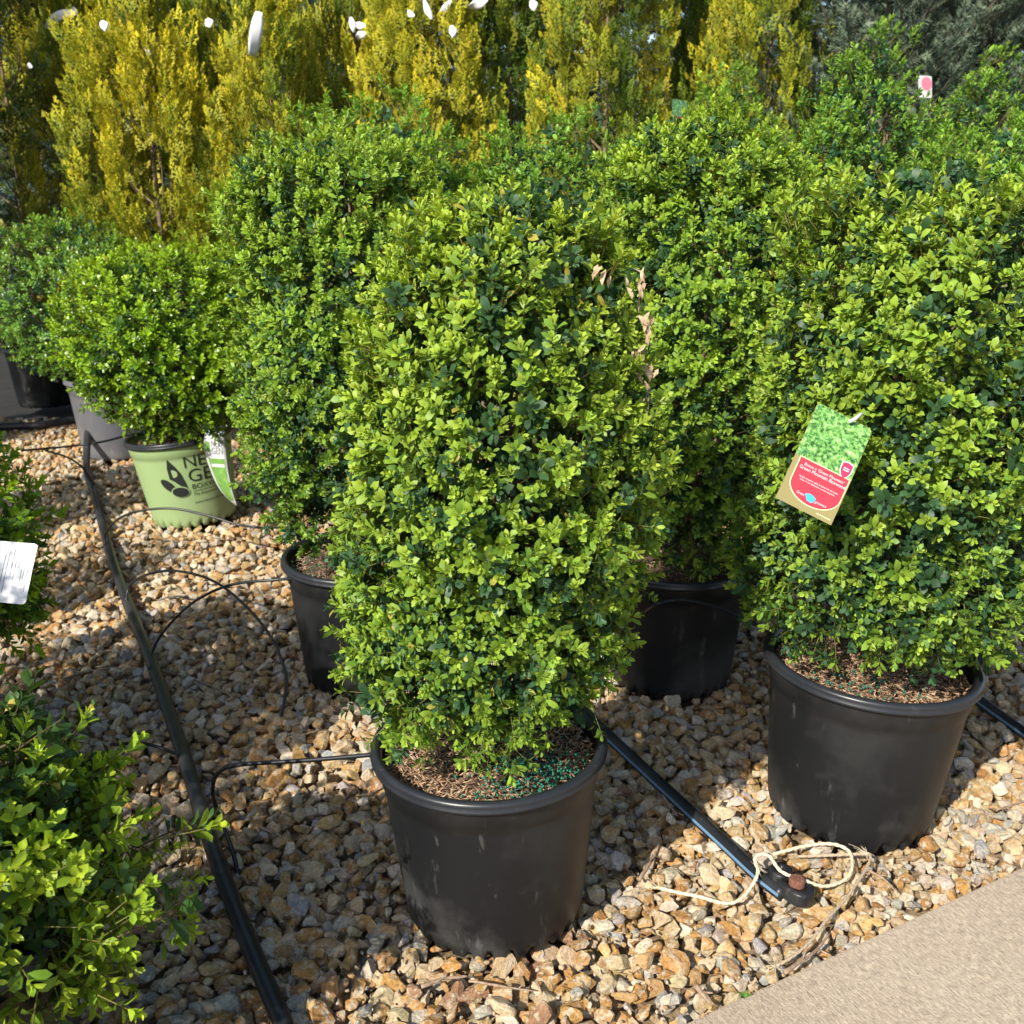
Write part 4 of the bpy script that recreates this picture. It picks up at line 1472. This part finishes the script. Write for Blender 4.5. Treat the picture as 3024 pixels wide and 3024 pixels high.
M_PHOTO = photo_mat()
M_PHOTODARK = varied("printed_dark_bush", (0.008, 0.014, 0.008), (0.03, 0.06, 0.03), 60.0, 0.35, 0, 0.001)
M_RED = plain("printed_red", (0.62, 0.035, 0.05), 0.3)
M_CREAM = plain("printed_cream", (0.75, 0.66, 0.36), 0.3)
M_KHAKI = plain("printed_khaki", (0.24, 0.205, 0.08), 0.32)
M_WHITE = plain("white_plastic", (0.58, 0.58, 0.58), 0.5)
M_TEAL = plain("printed_teal", (0.05, 0.35, 0.55), 0.35)
M_CRIMSON = plain("printed_crimson", (0.45, 0.03, 0.08), 0.35)
M_GREY = plain("printed_grey", (0.10, 0.11, 0.12), 0.5)
M_LGREEN = varied("printed_leaf_green", (0.10, 0.24, 0.04), (0.22, 0.40, 0.10), 40.0, 0.35, 0, 0.001)

# red picture tag on the broad boxwood
yB = 1.575
fr = card_frame(RY(2418, 1186, yB + 0.06), RY(2580, 1268, yB + 0.05), RY(2268, 1455, yB - 0.01))
w, l = fr[4], fr[5]
ph = poly2(rrect(0.0005, 0.0005, w - 0.0005, l * 0.545, 0.008, (1, 1, 0, 0)))
xa, xb, ya, yb = w * 0.10, w * 0.965, l * 0.548, l * 0.93
def shield_panel(e):
    p = [(xa - e, ya - e), (xb + e, ya - e)]
    cx, ry = (xa + xb) / 2, (yb - ya) * 0.42
    for i in range(17):
        a = math.pi * i / 16
        p.append((cx + ((xb - xa) / 2 + e) * math.cos(a), yb - ry + (ry + e) * math.sin(a)))
    return poly2(p)
def crest(cx, cy, s, e):
    p = [(cx - 0.42 * s - e, cy - 0.5 * s - e), (cx, cy - 0.62 * s - e), (cx + 0.42 * s + e, cy - 0.5 * s - e), (cx + 0.42 * s + e, cy + 0.1 * s), (cx + 0.26 * s + e, cy + 0.45 * s), (cx, cy + 0.66 * s + e), (cx - 0.26 * s - e, cy + 0.45 * s), (cx - 0.42 * s - e, cy + 0.1 * s)]
    return poly2(p)
lake = poly2([(0.40 * w, 0.842 * l), (0.47 * w, 0.826 * l), (0.55 * w, 0.833 * l), (0.60 * w, 0.85 * l), (0.55 * w, 0.853 * l), (0.53 * w, 0.875 * l), (0.58 * w, 0.89 * l), (0.54 * w, 0.902 * l), (0.47 * w, 0.896 * l), (0.485 * w, 0.872 * l), (0.47 * w, 0.852 * l)])
pr = [("plant_picture", ph, 0.0004, M_PHOTO),
      ("panel_border", shield_panel(0.0016), 0.0007, M_CREAM),
      ("red_panel", shield_panel(0.0), 0.0010, M_RED),
      ("crest", crest(w * 0.85, l * 0.475, 0.021, 0.0016), 0.0007, M_WHITE), ("crest_field", crest(w * 0.85, l * 0.475, 0.021, 0.0), 0.0010, M_CRIMSON),
      ("crest_bar", poly2([(w * .80, l * .455), (w * .90, l * .455), (w * .90, l * .463), (w * .80, l * .463)]), 0.0013, M_WHITE),
      ("crest_bar", poly2([(w * .80, l * .474), (w * .90, l * .474), (w * .90, l * .484), (w * .80, l * .484)]), 0.0013, M_WHITE),
      ("lake_logo", lake, 0.0013, M_TEAL),
      ("lettering", flip(text_mesh("Buxus x 'Green Mountain'", 0.0068, 'CENTER', shear=0.15), w * 0.55, l * 0.607), 0.0013, M_WHITE),
      ("lettering", flip(text_mesh("Green Mountain Boxwood", 0.0080, 'CENTER', xs=0.95), w * 0.55, l * 0.648), 0.0013, M_WHITE),
      ("lettering", flip(text_mesh("Upright, evergreen, tightly branched with dark green", 0.0040, 'CENTER', xs=0.82), w * 0.54, l * 0.722), 0.0013, M_WHITE),
      ("lettering", flip(text_mesh("foliage. A clear alternative to round evergreens.", 0.0040, 'CENTER', xs=0.82), w * 0.54, l * 0.748), 0.0013, M_WHITE),
      ("lettering", flip(text_mesh("Great", 0.0060, 'RIGHT', shear=0.2), w * 0.40, l * 0.872), 0.0013, M_WHITE),
      ("lettering", flip(text_mesh("growers", 0.0060, 'LEFT', shear=0.2), w * 0.60, l * 0.882), 0.0013, M_WHITE),
      ("printed_line", poly2([(w * .70, l * .958), (w * .95, l * .958), (w * .95, l * .966), (w * .70, l * .966)]), 0.0008, M_CREAM)]
rt = card("plant_tag", "tag with a picture of a shrub above a red panel, on the broad boxwood", fr, rrect(0, 0, w, l, 0.008, (1, 1, 0, 0)), M_KHAKI, 0.02, pr)
# tie that holds it
pe = fr[0] + fr[1] * w * 0.58 + fr[2] * l * 0.05
V, T = tube_geo(smooth_path([pe - fr[0] + fr[3] * 0.004, pe - fr[0] + fr[3] * 0.010 - fr[2] * 0.010 + fr[1] * 0.006, pe - fr[0] - fr[2] * 0.03 + fr[1] * 0.02 - fr[3] * 0.02, pe - fr[0] - fr[2] * 0.03 + fr[1] * 0.03 - fr[3] * 0.08], 5), 0.0028, 7)
link("tie", tri_mesh("tie", V, T), M_WHITE, rt)

# white-and-green tag hanging over the pale green pot: a twisted strip
rows = [((605, 1279), (662, 1274)), ((602, 1312), (665, 1312)), ((608, 1347), (669, 1350)), ((620, 1385), (673, 1388)), ((637, 1425), (680, 1424)), ((660, 1460), (688, 1460)), ((694, 1492), (700, 1493))]
yL = PL[1] - 0.225
dep = [0.0, 0.0, 0.01, 0.03, 0.05, 0.065, 0.075]
Lp = [RY(*a, yL + d) for (a, b), d in zip(rows, dep)]
Rp = [RY(*b, yL - 0.01) for (a, b), d in zip(rows, dep)]


def strip(rows_l, rows_r, k=4, base=None, off=0.0, f0=0.0, f1=1.0, i0=0.0, i1=1.0, m=16):
    rows_l, rows_r = smooth_path(rows_l, 6), smooth_path(rows_r, 6)
    n = len(rows_l)
    V, T = [], []
    for q in np.linspace(i0, i1, m):
        x = q * (n - 1); a = min(int(x), n - 2); t = x - a
        l_ = rows_l[a] * (1 - t) + rows_l[a + 1] * t
        r_ = rows_r[a] * (1 - t) + rows_r[a + 1] * t
        nn = CP - (l_ + r_) / 2; nn /= np.linalg.norm(nn)
        for j in range(k + 1):
            f = f0 + (f1 - f0) * j / k
            V.append(l_ * (1 - f) + r_ * f + nn * off)
    for i in range(m - 1):
        for j in range(k):
            p = i * (k + 1) + j
            T += [(p, p + k + 1, p + 1), (p + 1, p + k + 1, p + k + 2)]
    return np.array(V) - base, np.array(T)


def thick_strip(Lp, Rp, base, th=0.0007, m=16):
    a, T = strip(Lp, Rp, 4, base, 0.0, m=m)
    b, _ = strip(Lp, Rp, 4, base, -th, m=m)
    n = len(a)
    k = 5
    side = []
    per = list(range(0, k)) + [i * k + k - 1 for i in range(1, m)] + [(m - 1) * k + j for j in range(k - 2, -1, -1)] + [i * k for i in range(m - 2, 0, -1)]
    for i in range(len(per)):
        p, q = per[i], per[(i + 1) % len(per)]
        side += [(p, q, q + n), (p, q + n, p + n)]
    return np.concatenate([a, b]), np.concatenate([T, T[:, ::-1] + n, np.array(side)])


bs = Lp[0]
gt = link("plant_tag", tri_mesh("plant_tag", *thick_strip(Lp, Rp, bs)), M_WHITE, loc=bs)
tag(gt, "curled white and green tag hanging over the rim of the pale green pot", "tag")
link("green_band", tri_mesh("green_band", *strip(Lp, Rp, 4, bs, 0.0008, 0.10, 0.90, 0.36, 0.93)), M_LGREEN, gt)
link("printed_name", tri_mesh("printed_name", *strip(Lp, Rp, 3, bs, 0.0014, 0.16, 0.84, 0.43, 0.47, 4)), M_WHITE, gt)
link("leaf_logo", tri_mesh("leaf_logo", *strip(Lp, Rp, 3, bs, 0.0010, 0.04, 0.26, 0.13, 0.27, 5)), M_LGREEN, gt)


def text_on_strip(s, size, i0, f0, isc, fsc):
    V2, T = text_mesh(s, 1.0)
    rl, rr2 = smooth_path(Lp, 6), smooth_path(Rp, 6)
    n = len(rl)
    out = []
    for x, y in V2:
        q = np.clip(i0 - y * isc, 0, 1) * (n - 1)
        f = f0 + x * fsc
        a = min(int(q), n - 2); t = q - a
        l_ = rl[a] * (1 - t) + rl[a + 1] * t; r_ = rr2[a] * (1 - t) + rr2[a + 1] * t
        nn = CP - (l_ + r_) / 2; nn /= np.linalg.norm(nn)
        out.append(l_ * (1 - f) + r_ * f + nn * 0.0010)
    return tri_mesh("lettering", np.array(out) - bs, T[:, ::-1])


link("lettering", text_on_strip("NEW", 1, 0.20, 0.32, 0.13, 0.25), M_GREY, gt)
link("lettering", text_on_strip("GEN", 1, 0.30, 0.32, 0.13, 0.27), M_GREY, gt)
V, T = tube_geo(smooth_path([Lp[0] + (Rp[0] - Lp[0]) * 0.3 - bs, RY(583, 1235, yL + 0.05) - bs, RY(545, 1195, yL + 0.12) - bs], 5), 0.0016, 6)
link("tie", tri_mesh("tie", V, T), M_WHITE, gt)

# white care label on the small boxwood
fr = card_frame(RY(-60, 1592, 1.80), RY(112, 1606, 1.78), RY(-80, 1770, 1.74))
w, l = fr[4], fr[5]
lines = [("printed_line", poly2([(x * w, y0 * l), (x * w + ww, y0 * l), (x * w + ww, y1 * l), (x * w, y1 * l)]), 0.0004, M_GREY) for x, y0, y1, ww in ((0.50, 0.2, 0.7, 0.0011), (0.56, 0.16, 0.85, 0.0009), (0.64, 0.1, 0.55, 0.0012), (0.70, 0.15, 0.62, 0.0009), (0.76, 0.12, 0.42, 0.0011), (0.82, 0.12, 0.72, 0.0009), (0.86, 0.12, 0.6, 0.0009), (0.92, 0.12, 0.3, 0.0016), (0.92, 0.45, 0.8, 0.0008))]
card("care_label", "white care label with rows of fine print, standing in the small boxwood", fr, rrect(0, 0, w, l, 0.008), M_WHITE, 0.01, lines, cat_="label")

# label half hidden in the tall boxwood
fr = card_frame(RY(742, 1140, 2.44), RY(815, 1150, 2.42), RY(734, 1262, 2.41))
w, l = fr[4], fr[5]
blk = [("printed_line", poly2([(w * a, l * b), (w * c, l * b), (w * c, l * d), (w * a, l * d)]), 0.0005, M_GREY) for a, b, c, d in ((.12, .32, .22, .40), (.12, .44, .2, .5), (.3, .36, .8, .39), (.3, .44, .75, .47), (.3, .52, .8, .54))]
card("care_label", "white printed label half hidden in the leaves of a tall boxwood near the green pot", fr, rrect(0, 0, w, l, 0.005), M_WHITE, 0.0, blk, cat_="label")

# small tags on the back boxwoods
fr = card_frame(RY(1985, 290, 3.80), RY(2030, 300, 3.86), RY(1985, 372, 3.78))
w, l = fr[4], fr[5]
card("plant_tag", "dark green tag with a red foot, standing up in a boxwood before the golden trees", fr, rrect(0, 0, w, l, 0.012, (1, 1, 0, 0)), M_PHOTO, 0.0, [("red_panel", poly2([(w * .05, l * .62), (w * .9, l * .62), (w * .9, l * .97), (w * .05, l * .97)]), 0.0006, M_RED)])
pk = plain("printed_pink", (0.75, 0.16, 0.22), 0.35)
fr = card_frame(RY(2712, 222, 3.72), RY(2752, 225, 3.74), RY(2700, 285, 3.70))
w, l = fr[4], fr[5]
card("plant_tag", "pink and grey tag on the pointed boxwood beside the spruces", fr, rrect(0, 0, w, l, 0.006), plain("printed_pale_grey", (0.5, 0.48, 0.45), 0.4), 0.0, [("pink_panel", ellipse2(w * .6, l * .36, w * .38, l * .3, 0), 0.0006, pk), ("white_foot", poly2([(w * .05, l * .7), (w * .5, l * .7), (w * .5, l * .98), (w * .05, l * .98)]), 0.0006, M_WHITE)])

# white tags fluttering on the golden trees: curled strips (source px centre line, width px, distance)
WT = "white plastic tags on the golden trees"
bands = [([(140, 88), (150, 70), (170, 50), (195, 40), (222, 38)], 24, 5.95, "curled white strip tag arching off a golden tree"),
         ([(215, 20), (222, 32), (230, 38)], 10, 5.95, None), ([(298, 62), (308, 74), (314, 92)], 24, 5.1, None),
         ([(610, 55), (618, 68), (624, 80)], 26, 5.5, None), ([(745, 165), (752, 120), (760, 70), (765, 35)], 34, 5.1, "long white strip tag wrapped upright along a pointed golden tree"),
         ([(1035, 50), (1040, 70), (1046, 96)], 18, 5.3, None), ([(1046, 72), (1062, 76), (1080, 74)], 20, 5.28, None), ([(1052, 112), (1065, 104), (1080, 96)], 22, 5.27, "square white tag with small print hanging beneath a bow of white plastic"),
         ([(1252, 0), (1262, 30), (1278, 58)], 18, 4.95, None), ([(1300, 48), (1315, 25), (1332, 0)], 20, 5.3, "straight white strip tag slanting between two golden trees"),
         ([(1384, 22), (1415, 10), (1440, -4)], 28, 5.2, "broad white tag with a printed corner sticking out sideways"), ([(1568, 0), (1576, 15), (1580, 32)], 24, 5.15, None),
         ([(1332, 75), (1338, 92), (1340, 112)], 22, 5.1, None), ([(1205, 30), (1212, 42), (1225, 46)], 16, 4.95, None), ([(415, 125), (435, 150), (455, 195)], 14, 5.5, None), ([(80, 200), (88, 194), (96, 198)], 16, 5.3, None)]
for pts_, wd_, yy, lab in bands:
    p = np.array([RY(a, b, yy - 0.02 * i) for i, (a, b) in enumerate(pts_)])
    t = np.gradient(p, axis=0); t /= np.linalg.norm(t, axis=1)[:, None]
    view = p - CP; view /= np.linalg.norm(view, axis=1)[:, None]
    s = np.cross(t, view); s /= np.linalg.norm(s, axis=1)[:, None]
    wm = wd_ / F * yy
    ph_ = np.linspace(-0.9, 1.0, len(p))[:, None] * (1 if len(pts_) > 3 else 1.3)
    s = s * np.cos(ph_) + view * np.sin(ph_)
    l_, r_ = p - s * wm / 2, p + s * wm / 2
    o = link("tree_tag", tri_mesh("tree_tag", *thick_strip(list(l_), list(r_), p[0], 0.001, 10)), M_WHITE, loc=p[0])
    tag(o, lab or "small folded scrap of white plastic tag on a golden tree", "tag", WT)
